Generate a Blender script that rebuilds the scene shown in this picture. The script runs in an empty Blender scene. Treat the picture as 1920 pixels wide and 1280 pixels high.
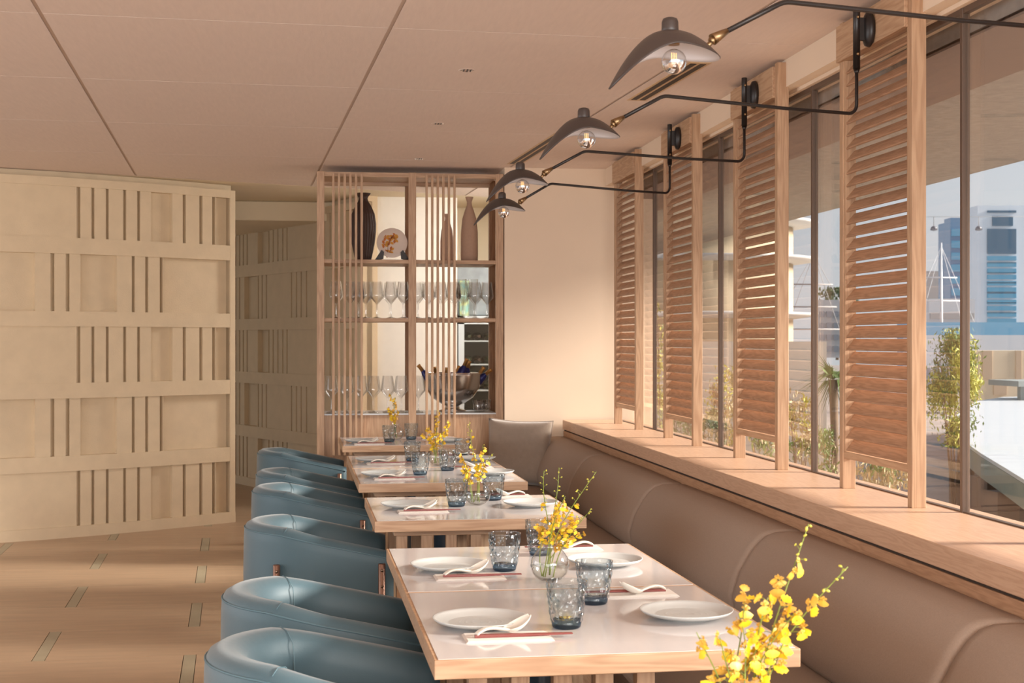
import bpy, bmesh, math, random
import numpy as np
from mathutils import Vector, Matrix, Euler
R = math.radians
sc = bpy.context.scene
col = sc.collection

# ------------------------------------------------------------------ camera
F = 2666.7; YAW = R(7.585); H = 1.41; HY = 638.4
cd = bpy.data.cameras.new('camera'); cam = bpy.data.objects.new('camera', cd); col.objects.link(cam)
cam.location = (0, 0, H); cam.rotation_euler = (R(90), 0, -YAW)
cd.sensor_width = 36; cd.lens = 50; cd.shift_y = -1.6/1920; cd.clip_end = 2000; cd.clip_start = .05
cd.dof.use_dof = True; cd.dof.focus_distance = 5.2; cd.dof.aperture_fstop = 11
sc.camera = cam

def ray(px, py):
    l = (px-960)/F; u = (HY-py)/F
    return Vector((math.sin(YAW)+l*math.cos(YAW), math.cos(YAW)-l*math.sin(YAW), u))
def onz(px, py, z): r = ray(px, py); return r*((z-H)/r.z)+Vector((0, 0, H))
def ony(px, py, y): r = ray(px, py); return r*(y/r.y)+Vector((0, 0, H))
def onx(px, py, x): r = ray(px, py); return r*(x/r.x)+Vector((0, 0, H))

# ------------------------------------------------------------------ world, sun, exposure
sc.view_settings.view_transform = 'Standard'; sc.view_settings.look = 'None'
sc.view_settings.gamma = 1; sc.view_settings.use_curve_mapping = False
sc.view_settings.exposure = 0.38
w = bpy.data.worlds.new('sky'); sc.world = w; w.use_nodes = True
nt = w.node_tree; bg = nt.nodes['Background']
tc = nt.nodes.new('ShaderNodeTexCoord'); sx = nt.nodes.new('ShaderNodeSeparateXYZ'); rp = nt.nodes.new('ShaderNodeValToRGB')
nt.links.new(tc.outputs['Generated'], sx.inputs[0]); nt.links.new(sx.outputs['Z'], rp.inputs[0]); nt.links.new(rp.outputs[0], bg.inputs[0])
rp.color_ramp.elements[0].position = 0.0; rp.color_ramp.elements[0].color = (.66, .70, .74, 1)
rp.color_ramp.elements[1].position = .5; rp.color_ramp.elements[1].color = (.42, .52, .66, 1)
e = rp.color_ramp.elements.new(.1); e.color = (.68, .72, .77, 1)
bg.inputs[1].default_value = .85

def sun(name, direction, energy, color, angle):
    d = bpy.data.lights.new(name, 'SUN'); d.energy = energy; d.color = color; d.angle = angle
    o = bpy.data.objects.new(name, d); col.objects.link(o)
    o.rotation_euler = Vector(direction).to_track_quat('-Z', 'Y').to_euler(); return o
def area(name, loc, target, sx_, sy_, energy, color, spread=180):
    d = bpy.data.lights.new(name, 'AREA'); d.shape = 'RECTANGLE'; d.size = sx_; d.size_y = sy_; d.energy = energy; d.color = color
    d.spread = R(spread)
    o = bpy.data.objects.new(name, d); col.objects.link(o); o.location = loc
    o.rotation_euler = (Vector(target)-Vector(loc)).to_track_quat('-Z', 'Y').to_euler(); return o
az = R(9); pel = R(22); el = math.atan(math.tan(pel)*math.cos(az))
sun('sun', (-math.cos(az)*math.cos(el), math.sin(az)*math.cos(el), -math.sin(el)), 11.5, (1.0, .92, .84), R(16))
# unseen fill light behind the camera, added to brighten the whole room
area('room_daylight_behind', (-.6, -3.2, 1.7), (-.2, 6, 1.3), 6.5, 2.2, 165, (1.0, .97, .95))
# second added fill beside the camera, standing in for daylight along that wall
area('window_daylight_beside', (1.85, -1.6, 1.75), (-1.6, 7.5, 1.2), 3.6, 1.5, 170, (1.0, .97, .94))
area('room_daylight_left', (-6.5, 4.5, 1.6), (0, 6.0, 1.5), 7, 2.2, 120, (.98, .98, 1.0))  # weaker added fill from the open left side, out of view
# hidden fill added to lift the pale wall behind the display shelf
area('service_room_light', (1.75, 11.3, 2.55), (.9, 11.4, .8), .7, 1.2, 46, (1.0, .98, .95))

# ------------------------------------------------------------------ materials
def mat(name, color, rough=.6, metal=0, spec=.5, **k):
    m = bpy.data.materials.new(name); m.use_nodes = True
    b = m.node_tree.nodes['Principled BSDF']
    b.inputs['Base Color'].default_value = (*color, 1); b.inputs['Roughness'].default_value = rough
    b.inputs['Metallic'].default_value = metal; b.inputs['Specular IOR Level'].default_value = spec
    for a, v in k.items(): b.inputs[a.replace('_', ' ')].default_value = v
    return m
def srgb(r, g, b):
    f = lambda c: (c/255/12.92) if c/255 <= .04045 else ((c/255+.055)/1.055)**2.4
    return (f(r), f(g), f(b))
def mottle(m, scale, amt, detail=4, coord='Object', stretch=(1, 1, 1), bump=0, bscale=None, c2=None):
    nt = m.node_tree; b = nt.nodes['Principled BSDF']; c = b.inputs['Base Color'].default_value[:3]
    t = nt.nodes.new('ShaderNodeTexCoord'); mp = nt.nodes.new('ShaderNodeMapping'); n = nt.nodes.new('ShaderNodeTexNoise')
    mp.inputs['Scale'].default_value = stretch; n.inputs['Scale'].default_value = scale; n.inputs['Detail'].default_value = detail
    r = nt.nodes.new('ShaderNodeValToRGB')
    c2 = c2 or tuple(x*(1-amt) for x in c)
    r.color_ramp.elements[0].position = .3; r.color_ramp.elements[1].position = .7
    r.color_ramp.elements[0].color = (*c2, 1); r.color_ramp.elements[1].color = (*tuple(min(1, x*(1+amt*.5)) for x in c), 1)
    nt.links.new(t.outputs[coord], mp.inputs[0]); nt.links.new(mp.outputs[0], n.inputs['Vector'])
    nt.links.new(n.outputs['Fac'], r.inputs[0]); nt.links.new(r.outputs[0], b.inputs['Base Color'])
    if bump:
        n2 = nt.nodes.new('ShaderNodeTexNoise'); n2.inputs['Scale'].default_value = bscale or scale*6; n2.inputs['Detail'].default_value = 5
        bp = nt.nodes.new('ShaderNodeBump'); bp.inputs['Strength'].default_value = bump; bp.inputs['Distance'].default_value = .003
        nt.links.new(mp.outputs[0], n2.inputs['Vector']); nt.links.new(n2.outputs['Fac'], bp.inputs['Height']); nt.links.new(bp.outputs[0], b.inputs['Normal'])
    return m
def wood(name, light, dark, axis, rough=.5, scale=1.0, fine=1.0):
    m = mat(name, light, rough); nt = m.node_tree; b = nt.nodes['Principled BSDF']
    t = nt.nodes.new('ShaderNodeTexCoord'); mp = nt.nodes.new('ShaderNodeMapping')
    s = [14*scale]*3; s['xyz'.index(axis)] = 1.1*scale; mp.inputs['Scale'].default_value = s
    oi = nt.nodes.new('ShaderNodeObjectInfo'); ad = nt.nodes.new('ShaderNodeVectorMath'); ad.operation = 'ADD'
    mul = nt.nodes.new('ShaderNodeMath'); mul.operation = 'MULTIPLY'; mul.inputs[1].default_value = 13
    nt.links.new(oi.outputs['Random'], mul.inputs[0]); nt.links.new(mul.outputs[0], ad.inputs[1])
    n = nt.nodes.new('ShaderNodeTexNoise'); n.inputs['Scale'].default_value = 1.3; n.inputs['Detail'].default_value = 2
    # ring lines: sine of stretched noise
    k = nt.nodes.new('ShaderNodeMath'); k.operation = 'MULTIPLY'; k.inputs[1].default_value = 55
    sn = nt.nodes.new('ShaderNodeMath'); sn.operation = 'SINE'
    n2 = nt.nodes.new('ShaderNodeTexNoise'); n2.inputs['Scale'].default_value = 9*fine; n2.inputs['Detail'].default_value = 3
    a2 = nt.nodes.new('ShaderNodeMath'); a2.operation = 'MULTIPLY_ADD'; a2.inputs[1].default_value = .22; 
    r = nt.nodes.new('ShaderNodeValToRGB'); r.color_ramp.elements[0].color = (*dark, 1); r.color_ramp.elements[1].color = (*light, 1)
    r.color_ramp.elements[0].position = .15; r.color_ramp.elements[1].position = .75
    nt.links.new(t.outputs['Object'], mp.inputs[0]); nt.links.new(mp.outputs[0], ad.inputs[0]); nt.links.new(ad.outputs[0], n.inputs['Vector']); nt.links.new(ad.outputs[0], n2.inputs['Vector'])
    nt.links.new(n.outputs['Fac'], k.inputs[0]); nt.links.new(k.outputs[0], sn.inputs[0]); nt.links.new(sn.outputs[0], a2.inputs[0]); nt.links.new(n2.outputs['Fac'], a2.inputs[2])
    nt.links.new(a2.outputs[0], r.inputs[0]); nt.links.new(r.outputs[0], b.inputs['Base Color'])
    bp = nt.nodes.new('ShaderNodeBump'); bp.inputs['Strength'].default_value = .12; bp.inputs['Distance'].default_value = .001
    nt.links.new(n2.outputs['Fac'], bp.inputs['Height']); nt.links.new(bp.outputs[0], b.inputs['Normal'])
    return m
def thin_glass(name, tint=(1, 1, 1), edge=(.8, .8, .8), gloss=.5, ior=1.5, bump=0, bscale=40, stretch=(1, 1, 1), rough=0.0):
    """a clear pane or thin vessel wall: tinted see-through shader plus fresnel reflection"""
    m = bpy.data.materials.new(name); m.use_nodes = True; nt = m.node_tree
    for n in list(nt.nodes): nt.nodes.remove(n)
    out = nt.nodes.new('ShaderNodeOutputMaterial'); tr = nt.nodes.new('ShaderNodeBsdfTransparent'); gl = nt.nodes.new('ShaderNodeBsdfGlossy')
    gl.inputs['Roughness'].default_value = rough; mx = nt.nodes.new('ShaderNodeMixShader'); lw = nt.nodes.new('ShaderNodeLayerWeight')
    fr = nt.nodes.new('ShaderNodeMath'); fr.operation = 'POWER'; fr.inputs[1].default_value = 5
    f2 = nt.nodes.new('ShaderNodeMath'); f2.operation = 'MULTIPLY_ADD'; f2.inputs[1].default_value = .95; f2.inputs[2].default_value = ((ior-1)/(ior+1))**2
    nt.links.new(lw.outputs['Facing'], fr.inputs[0]); nt.links.new(fr.outputs[0], f2.inputs[0])
    cm = nt.nodes.new('ShaderNodeMixRGB'); cm.inputs[1].default_value = (*tint, 1); cm.inputs[2].default_value = (*edge, 1)
    pw = nt.nodes.new('ShaderNodeMath'); pw.operation = 'POWER'; pw.inputs[1].default_value = 2.5
    lw.inputs['Blend'].default_value = .5
    nt.links.new(lw.outputs['Facing'], pw.inputs[0]); nt.links.new(pw.outputs[0], cm.inputs[0]); nt.links.new(cm.outputs[0], tr.inputs[0])
    mu = nt.nodes.new('ShaderNodeMath'); mu.operation = 'MULTIPLY'; mu.inputs[1].default_value = gloss; mu.use_clamp = True
    nt.links.new(f2.outputs[0], mu.inputs[0]); nt.links.new(mu.outputs[0], mx.inputs[0]); nt.links.new(tr.outputs[0], mx.inputs[1]); nt.links.new(gl.outputs[0], mx.inputs[2])
    nt.links.new(mx.outputs[0], out.inputs[0])
    if bump:
        t = nt.nodes.new('ShaderNodeTexCoord'); mp = nt.nodes.new('ShaderNodeMapping'); mp.inputs['Scale'].default_value = stretch
        v = nt.nodes.new('ShaderNodeTexVoronoi'); v.inputs['Scale'].default_value = bscale
        bp = nt.nodes.new('ShaderNodeBump'); bp.inputs['Strength'].default_value = bump; bp.inputs['Distance'].default_value = .02
        nt.links.new(t.outputs['Object'], mp.inputs[0]); nt.links.new(mp.outputs[0], v.inputs['Vector']); nt.links.new(v.outputs['Distance'], bp.inputs['Height'])
        for s in (lw, gl): nt.links.new(bp.outputs[0], s.inputs['Normal'])
    return m

OAK_L, OAK_D = srgb(188, 153, 121), srgb(167, 130, 99)
M = {}
M['oak_x'] = wood('oak_x', OAK_L, OAK_D, 'x'); M['oak_y'] = wood('oak_y', OAK_L, OAK_D, 'y'); M['oak_z'] = wood('oak_z', OAK_L, OAK_D, 'z')
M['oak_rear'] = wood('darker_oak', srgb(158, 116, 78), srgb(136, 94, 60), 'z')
M['slat'] = wood('slat_oak', srgb(176, 136, 106), srgb(152, 114, 86), 'y', .5, 1.4)
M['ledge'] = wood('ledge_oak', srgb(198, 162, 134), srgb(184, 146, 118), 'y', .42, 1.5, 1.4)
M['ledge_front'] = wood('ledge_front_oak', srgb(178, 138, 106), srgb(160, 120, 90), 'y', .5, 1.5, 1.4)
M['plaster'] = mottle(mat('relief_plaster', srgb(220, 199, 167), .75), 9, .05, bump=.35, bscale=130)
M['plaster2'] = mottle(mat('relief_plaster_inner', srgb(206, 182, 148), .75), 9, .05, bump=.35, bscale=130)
M['wall'] = mottle(mat('painted_wall', srgb(226, 204, 180), .8), 3, .02)
M['cream'] = mottle(mat('cream_paint', srgb(226, 210, 182), .8), 3, .02)
M['bright'] = mottle(mat('pale_wall', srgb(236, 229, 216), .8), 8, .04)
M['ceil'] = mottle(mat('ceiling_linen_panel', srgb(228, 210, 198), .85), 60, .035, stretch=(1, .12, 1), bump=.15, bscale=200)
M['dark'] = mat('dark_gap', srgb(60, 46, 36), .9)
M['groove'] = mat('groove', srgb(206, 186, 172), .9)
M['plank'] = mottle(mat('floor_plank', srgb(182, 153, 124), .36), 3.0, .13, detail=6, stretch=(1, 7, 1), bump=.05)
M['inlay'] = mottle(mat('floor_inlay', srgb(168, 156, 130), .45), 6, .12)
M['tabletop'] = mottle(mat('white_lacquer', srgb(198, 192, 190), .09, spec=.6), 40, .02, stretch=(1, .1, 1))
M['ceramic'] = mat('ceramic', srgb(192, 193, 190), .3)
M['spoonc'] = mat('ivory_porcelain', srgb(216, 209, 197), .3)
M['napkin'] = mottle(mat('napkin_paper', srgb(220, 212, 204), .85), 50, .03)
M['chop'] = mat('red_lacquer', srgb(120, 50, 42), .35)
M['velvet'] = mottle(mat('teal_leather', srgb(68, 94, 104), .5, spec=.45), 7, .05, bump=.08, bscale=300)
M['velvet'].node_tree.nodes['Principled BSDF'].inputs['Sheen Weight'].default_value = .25
M['piping'] = mat('teal_piping', srgb(84, 112, 122), .5)
M['bronze'] = mat('bronze_tube', srgb(128, 96, 80), .35, .6)
M['screw'] = mat('screw', srgb(120, 100, 86), .3, 1)
M['fabric'] = mottle(mat('taupe_fabric', srgb(158, 138, 122), .9), 220, .08, bump=.3, bscale=500)
M['seatfab'] = mottle(mat('taupe_seat', srgb(142, 122, 106), .9), 220, .08, bump=.3, bscale=500)
M['cush'] = mottle(mat('cushion_velvet', srgb(150, 132, 116), .9), 30, .08, bump=.2)
M['cush'].node_tree.nodes['Principled BSDF'].inputs['Sheen Weight'].default_value = .4
M['black'] = mat('black_paint', srgb(62, 52, 48), .42)
M['blackrod'] = mat('black_rod', srgb(34, 28, 26), .4)
M['white'] = mat('white_inside', srgb(214, 212, 216), .5)
M['brass'] = mat('brass', srgb(150, 124, 92), .38, 1)
M['chrome'] = mat('chrome', (.85, .85, .86), .08, 1)
M['steel'] = mat('steel', (.62, .6, .58), .22, 1)
M['frame'] = mat('bronze_frame', srgb(100, 82, 70), .45, .3)
M['pane'] = thin_glass('window_glass', (.97, .975, .97), (.9, .9, .9), .95, 1.45)
M['clear'] = thin_glass('clear_glass', (.985, .985, .985), (.66, .65, .64), 2.2, 1.5)
M['tumbler'] = thin_glass('tumbler_glass', (.82, .875, .90), (.16, .30, .42), 1.2, 1.5, bump=.8, bscale=52, stretch=(1, 1, .6))
M['tumbase'] = thin_glass('tumbler_base', (.36, .47, .56), (.04, .14, .32), 1.0, 1.5)
M['water'] = thin_glass('water', (.93, .95, .93), (.8, .82, .78), .7, 1.33)
M['filament'] = mat('filament', srgb(255, 190, 110), .5, Emission_Strength=1.2); M['filament'].node_tree.nodes['Principled BSDF'].inputs['Emission Color'].default_value = (1, .6, .25, 1)
M['petal'] = mottle(mat('orchid_petal', srgb(238, 198, 36), .5, Subsurface_Weight=.0), 60, .12)
M['petal2'] = mottle(mat('orchid_petal_amber', srgb(208, 158, 58), .5), 60, .15)
M['stem'] = mat('orchid_stem', srgb(120, 132, 48), .5)
M['bud'] = mat('orchid_bud', srgb(190, 182, 70), .5)
M['darkwood'] = mat('dark_carved', srgb(70, 50, 41), .55)
M['stand'] = mat('black_stand', srgb(40, 30, 26), .5)
M['clay'] = mottle(mat('beige_clay', srgb(190, 158, 136), .8), 60, .04)
M['leg'] = mat('gunmetal', srgb(84, 96, 108), .3, .7)
M['fridge'] = mat('fridge_white', srgb(206, 212, 212), .4)
M['fridgein'] = mat('fridge_inside', srgb(92, 96, 88), .5)
M['navy'] = mat('navy_foil', srgb(34, 38, 96), .3, .3)
M['gold'] = mat('gold_foil', srgb(190, 140, 80), .3, .7)

# ------------------------------------------------------------------ mesh builder
class MB:
    def __init__(s): s.v = []; s.f = []; s.m = []; s.sm = []
    def add(s, vs, fs, mi=0, smooth=False, T=None):
        o = len(s.v)
        s.v += [tuple((T @ Vector(p)) if T else p) for p in vs]
        s.f += [tuple(i+o for i in f) for f in fs]; s.m += [mi]*len(fs); s.sm += [smooth]*len(fs); return s
    def box(s, x0, x1, y0, y1, z0, z1, mi=0, T=None):
        return s.add([(x0,y0,z0),(x1,y0,z0),(x1,y1,z0),(x0,y1,z0),(x0,y0,z1),(x1,y0,z1),(x1,y1,z1),(x0,y1,z1)],
            [(3,2,1,0),(4,5,6,7),(0,1,5,4),(1,2,6,5),(2,3,7,6),(3,0,4,7)], mi, False, T)
    def prism(s, pts, h0, h1, axis='z', mi=0, T=None, smooth=False):
        n = len(pts)
        def P(a, b, h): return {'z': (a, b, h), 'y': (a, h, b), 'x': (h, a, b)}[axis]
        vs = [P(a, b, h0) for a, b in pts]+[P(a, b, h1) for a, b in pts]
        s.add(vs, [tuple(range(n))[::-1], tuple(range(n, 2*n))], mi, False, T)
        return s.add(vs, [(i, (i+1) % n, n+(i+1) % n, n+i) for i in range(n)], mi, smooth, T)
    def lathe(s, prof, n=32, mi=0, T=None, smooth=True, cap0=True, cap1=False):
        vs = []; fs = []
        for r, z in prof:
            for k in range(n): a = 2*math.pi*k/n; vs.append((r*math.cos(a), r*math.sin(a), z))
        for j in range(len(prof)-1):
            for k in range(n): fs.append((j*n+k, j*n+(k+1) % n, (j+1)*n+(k+1) % n, (j+1)*n+k))
        s.add(vs, fs, mi, smooth, T)
        if cap0 and prof[0][0] > 1e-5: s.add(vs[:n], [tuple(range(n))[::-1]], mi, False, T)
        if cap1 and prof[-1][0] > 1e-5: s.add(vs[-n:], [tuple(range(n))], mi, False, T)
        return s
    def tube(s, pts, r, n=10, mi=0, T=None, caps=True, closed=False):
        pts = [Vector(p) for p in pts]; N = len(pts); rs = r if isinstance(r, (list, tuple)) else [r]*N
        vs = []; up = None
        for i, p in enumerate(pts):
            if closed: t = (pts[(i+1) % N]-pts[i-1]).normalized()
            else: t = (pts[min(i+1, N-1)]-pts[max(i-1, 0)]).normalized()
            if up is None: up = Vector((0, 0, 1)) if abs(t.z) < .9 else Vector((1, 0, 0))
            a = (up - t*up.dot(t)).normalized(); b = t.cross(a); up = a
            for k in range(n):
                q = 2*math.pi*k/n; vs.append(tuple(p+(a*math.cos(q)+b*math.sin(q))*rs[i]))
        fs = [(j*n+k, j*n+(k+1) % n, ((j+1) % N)*n+(k+1) % n, ((j+1) % N)*n+k) for j in range(N if closed else N-1) for k in range(n)]
        s.add(vs, fs, mi, True, T)
        if caps and not closed: s.add(vs, [tuple(range(n))[::-1], tuple(range((N-1)*n, N*n))], mi, False, T)
        return s
    def loft(s, rings, mi=0, T=None, closed=False, cap=True, smooth=True, ring_closed=True):
        n = len(rings[0]); vs = [tuple(p) for r in rings for p in r]; N = len(rings)
        fs = [(j*n+k, j*n+(k+1) % n, ((j+1) % N)*n+(k+1) % n, ((j+1) % N)*n+k) for j in range(N if closed else N-1) for k in range(n if ring_closed else n-1)]
        s.add(vs, fs, mi, smooth, T)
        if cap and not closed: s.add(vs, [tuple(range(n))[::-1], tuple(range((N-1)*n, N*n))], mi, False, T)
        return s
    def sphere(s, c, r, n=14, mi=0, sc_=(1, 1, 1), T=None, z0=-1, z1=1):
        prof = []
        for j in range(n+1):
            a = math.asin(z0)+(math.asin(z1)-math.asin(z0))*j/n; prof.append((max(r*math.cos(a), 1e-6), r*math.sin(a)))
        X = Matrix.Translation(c) @ Matrix.Diagonal((*sc_, 1)); return s.lathe(prof, n*2, mi, (T @ X) if T else X, cap0=False)
    def build(s, name, mats, parent=None, loc=None, rot=None, bevel=0, segs=2, subsurf=0, recalc=True, auto=False):
        me = bpy.data.meshes.new(name); me.from_pydata(s.v, [], s.f)
        for m in (mats if isinstance(mats, (list, tuple)) else [mats]): me.materials.append(m)
        me.polygons.foreach_set('material_index', s.m); me.polygons.foreach_set('use_smooth', s.sm)
        if recalc:
            bm = bmesh.new(); bm.from_mesh(me); bmesh.ops.remove_doubles(bm, verts=bm.verts, dist=1e-6); bmesh.ops.recalc_face_normals(bm, faces=bm.faces); bm.to_mesh(me); bm.free()
        o = bpy.data.objects.new(name, me); col.objects.link(o)
        if parent: o.parent = parent
        if loc is not None: o.location = loc
        if rot is not None: o.rotation_euler = rot
        if bevel:
            b = o.modifiers.new('bevel', 'BEVEL'); b.width = bevel; b.segments = segs; b.limit_method = 'ANGLE'; b.angle_limit = R(40)
            b.harden_normals = False
        if subsurf: q = o.modifiers.new('sub', 'SUBSURF'); q.levels = subsurf; q.render_levels = subsurf
        return o
def tag(o, label=None, cat=None, group=None, kind=None):
    if label: o['label'] = label
    if cat: o['category'] = cat
    if group: o['group'] = group
    if kind: o['kind'] = kind
    return o
def struct(o, label=None): return tag(o, label, None, None, 'structure')
def thing(name, loc, label, cat, rz=0, group=None):
    o = bpy.data.objects.new(name, None); o.empty_display_size = .1; col.objects.link(o); o.location = loc; o.rotation_euler = (0, 0, rz)
    return tag(o, label, cat, group)
KIDS = {}
def copy_tree(o, parent=None):
    c = o.copy(); col.objects.link(c); c.parent = parent
    for ch in kids(o): copy_tree(ch, c)
    return c
ALL = None
def kids(o): return [x for x in col.objects if x.parent is o]
def rrect(hw, hh, r, n=5):
    pts = []
    for cx, cy, a0 in ((hw-r, hh-r, 0), (-hw+r, hh-r, 90), (-hw+r, -hh+r, 180), (hw-r, -hh+r, 270)):
        for k in range(n+1): a = R(a0+90*k/n); pts.append((cx+r*math.cos(a), cy+r*math.sin(a)))
    return pts

ZC = 2.62; TILT = R(3.5)
UX = Vector((math.cos(TILT), math.sin(TILT), 0)); VX = Vector((-math.sin(TILT), math.cos(TILT), 0))
ROT = Matrix.Rotation(TILT, 4, 'Z')

# ================================================================== SETTING
# floor: long planks laid across the room, each joint an inlaid strip
b = MB(); rows0 = 9.76; rh = .643     # v of row boundary
vA = rows0
for i in range(-11, 26):
    v0 = rows0-.643*i-.643; v1 = v0+.643
    off = (-.872 if i % 2 == 0 else -.218)   # u of the inlay's left side in this row
    us = [off+1.34*k for k in range(-5, 4)]
    u = -7.0
    for q in us+[4.0]:
        if q > u: b.box(u+.001, q-.0016, v0+.0014, v1-.0014, -.02, 0, 0, ROT)
        if q < 4.0: b.box(q+.0016, q+.0535, v0+.0014, v1-.0014, -.02, 0, 1, ROT)
        u = q+.0552
b.box(-7, 4, -4, 17, -.06, -.012, 2)
fl = struct(b.build('floor', [M['plank'], M['inlay'], M['dark']]))
# ceiling panels
bm = bmesh.new()
us = [-.70+1.296*k for k in range(-4, 4)]; vs_ = [5.485+1.33*k for k in range(-7, 6)]
for i in range(len(us)-1):
    for j in range(len(vs_)-1):
        a, c, d, e_ = us[i]+.008, us[i+1]-.008, vs_[j]+.003, vs_[j+1]-.003
        q = [bm.verts.new(ROT @ Vector(p)) for p in ((a, d, ZC), (a, e_, ZC), (c, e_, ZC), (c, d, ZC))]; bm.faces.new(q)
nrm = Vector((-1.56, 3.54, 0)).normalized()
def cut(co, no): bmesh.ops.bisect_plane(bm, geom=bm.verts[:]+bm.edges[:]+bm.faces[:], plane_co=co, plane_no=no, clear_outer=True)
cut((-1.352, 10.69, 0), nrm); cut((1.975, 0, 0), (1, 0, 0))
me = bpy.data.meshes.new('ceiling'); bm.to_mesh(me); bm.free(); me.materials.append(M['ceil'])
ce = bpy.data.objects.new('ceiling', me); col.objects.link(ce); struct(ce)
s_ = ce.modifiers.new('s', 'SOLIDIFY'); s_.thickness = .002; s_.offset = 1
b = MB(); b.box(-6.5, 2.6, -4, 17, ZC+.0025, ZC+.12, 0); struct(b.build('trim_1', M['groove']))
# plain ceiling strip beyond the diagonal edge
b = MB(); pts = [(-6.4, 8.63), (2.2, 12.26), (2.2, 15.5), (-6.4, 15.5)]
b.prism(pts, ZC+.001, ZC+.03); struct(b.build('trim_2', M['cream']))
b = MB(); b.box(-3.2, .2, 12.5, 15.6, 2.45, ZC-.001); struct(b.build('trim_3', M['cream'], bevel=.01))

# the relief walls
rowsz = [(.08, .475), (.585, .997), (1.107, 1.512), (1.62, 2.032), (2.147, 2.515)]
bandz = [(0, .08), (.475, .585), (.997, 1.107), (1.512, 1.62), (2.032, 2.147), (2.515, 2.575)]
def relief(name, pt, px0, px1, recA, recB, m, top, base=.05, fr=None):
    """pt(px, off) gives the plan point; recA and recB are the recesses of odd and even rows"""
    b = MB()
    def strip(a, c, z0, z1, off, back=-.10):
        n = max(1, int(abs(c-a)/18)+1); ks = [a+(c-a)*i/n for i in range(n+1)]
        pts = [pt(k, off) for k in ks]+[pt(k, back) for k in reversed(ks)]
        b.prism([(p[0], p[1]) for p in pts], z0, z1)
    strip(px0, px1, 0, ZC if name == 'wall_left' else top, 0)
    for i, (z0, z1) in enumerate(bandz):
        strip(px0, px1, z0, min(z1, top), .058 if i not in (0,) else base+.012, -.05)
    for i, (z0, z1) in enumerate(rowsz):
        if z0 > top: continue
        rec = recA if i % 2 == 0 else recB; u = px0
        for a, c in list(rec)+[(px1, px1)]:
            if a > u: strip(u, a, z0, min(z1, top), .046, -.05)
            u = c
    if fr: strip(*fr, 0, top, .060, -.05)
    return b.build(name, m)
kx = np.array([-600, -284, 0, 110, 215, 325, 433.]); kX = np.array([-4.6, -3.25, -2.251, -1.877, -1.515, -1.119, -.71]); kY = np.array([9.95, 10.10, 10.37, 10.53, 10.74, 11.0, 11.297])
PX = np.polyfit(kx, kX, 4); PY = np.polyfit(kx, kY, 4)
def ptL(px, off):
    px = min(px, 434); x, y = np.polyval(PX, px), np.polyval(PY, px); dx, dy = np.polyval(np.polyder(PX), px), np.polyval(np.polyder(PY), px)
    L = math.hypot(dx, dy); return (x+dy/L*off, y-dx/L*off)
recA = [(-560, -540), (-500, -480), (-420, -380), (-200, -190), (-170, -163), (140, 147), (167, 173), (194, 199.5), (226, 232), (252, 258), (278, 318), (337, 343), (368, 374), (392, 398), (399, 424)]
recB = [(-520, -500), (-300, -200), (-150, -140), (-95, 64), (92, 99), (120, 127), (147, 215), (242, 248), (267, 273), (294, 300), (301, 424)]
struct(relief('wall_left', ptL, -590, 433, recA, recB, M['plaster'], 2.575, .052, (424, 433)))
A2, B2 = Vector((-.90, 14.55)), Vector((.36, 11.93))
def pt2(px, off):
    r = ray(px, 638); d = B2-A2   # intersection of the sight line in plan with the wall's line
    t = (A2.x*r.y-A2.y*r.x)/(d.y*r.x-d.x*r.y); p = A2+d*t
    n = Vector((d.y, -d.x)).normalized(); return (p.x+n.x*off, p.y+n.y*off)
q = lambda l: [(420+.4219*a, 420+.4219*c) for a, c in l]
r2A = q([(66, 71), (86, 91), (103, 108), (120, 125), (170, 214), (217, 222), (236, 241), (257, 262), (279, 284), (298, 303), (440, 445), (465, 470), (490, 495), (560, 600)])
r2B = q([(66, 71), (86, 91), (110, 166), (170, 175), (187, 192), (206, 211), (318, 323), (340, 345), (361, 366), (385, 390), (500, 560)])
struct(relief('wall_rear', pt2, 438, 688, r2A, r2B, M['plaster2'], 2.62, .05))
# walls
b = MB(); b.box(1.26, 2.35, 9.85, 10.3, 0, ZC+.03); struct(b.build('wall_back', M['wall']))
b = MB(); b.box(.36, 1.13, 12.0, 12.2, 0, ZC); struct(b.build('wall_service', M['bright']))
b = MB(); b.box(1.13, 2.6, 12.9, 13.1, 0, ZC); b.box(2.3, 2.45, 10.3, 13, 0, ZC); struct(b.build('wall_far', M['cream']))
b = MB(); b.box(-2.2, -.85, 15.1, 15.3, 0, 2.46); struct(b.build('wall_passage', M['cream']))
p = onz(436.5, 905, 0)
b = MB(); b.box(p.x-.02, p.x+.03, p.y, p.y+.05, 0, 2.44); struct(b.build('trim_4', wood('walnut', srgb(150, 108, 66), srgb(120, 80, 48), 'z')))
# window wall: fascia, sill, frames
b = MB(); b.box(1.975, 2.25, -3, 9.85, 2.50, ZC+.03); b.box(2.03, 2.25, -3, 9.85, 2.485, 2.51); struct(b.build('trim_5', M['wall']))
b = MB(); b.box(1.95, 2.12, -3, 9.85, 0, .80); struct(b.build('wall_right', M['wall']))
LEDGE = .8545
lt = thing('window_ledge', (1.667, 0, 0), 'long oak ledge running under all the windows behind the banquette', 'window ledge')
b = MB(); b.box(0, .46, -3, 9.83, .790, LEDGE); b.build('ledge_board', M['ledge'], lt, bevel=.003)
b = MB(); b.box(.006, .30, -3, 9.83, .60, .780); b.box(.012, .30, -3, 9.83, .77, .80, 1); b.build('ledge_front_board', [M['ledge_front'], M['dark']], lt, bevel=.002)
ym = [-.0+4.40-1.43*3+1.43*k for k in range(7)]
ym = [.08, 1.51, 2.94, 4.37, 5.79, 7.215, 8.70, 9.86]
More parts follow.
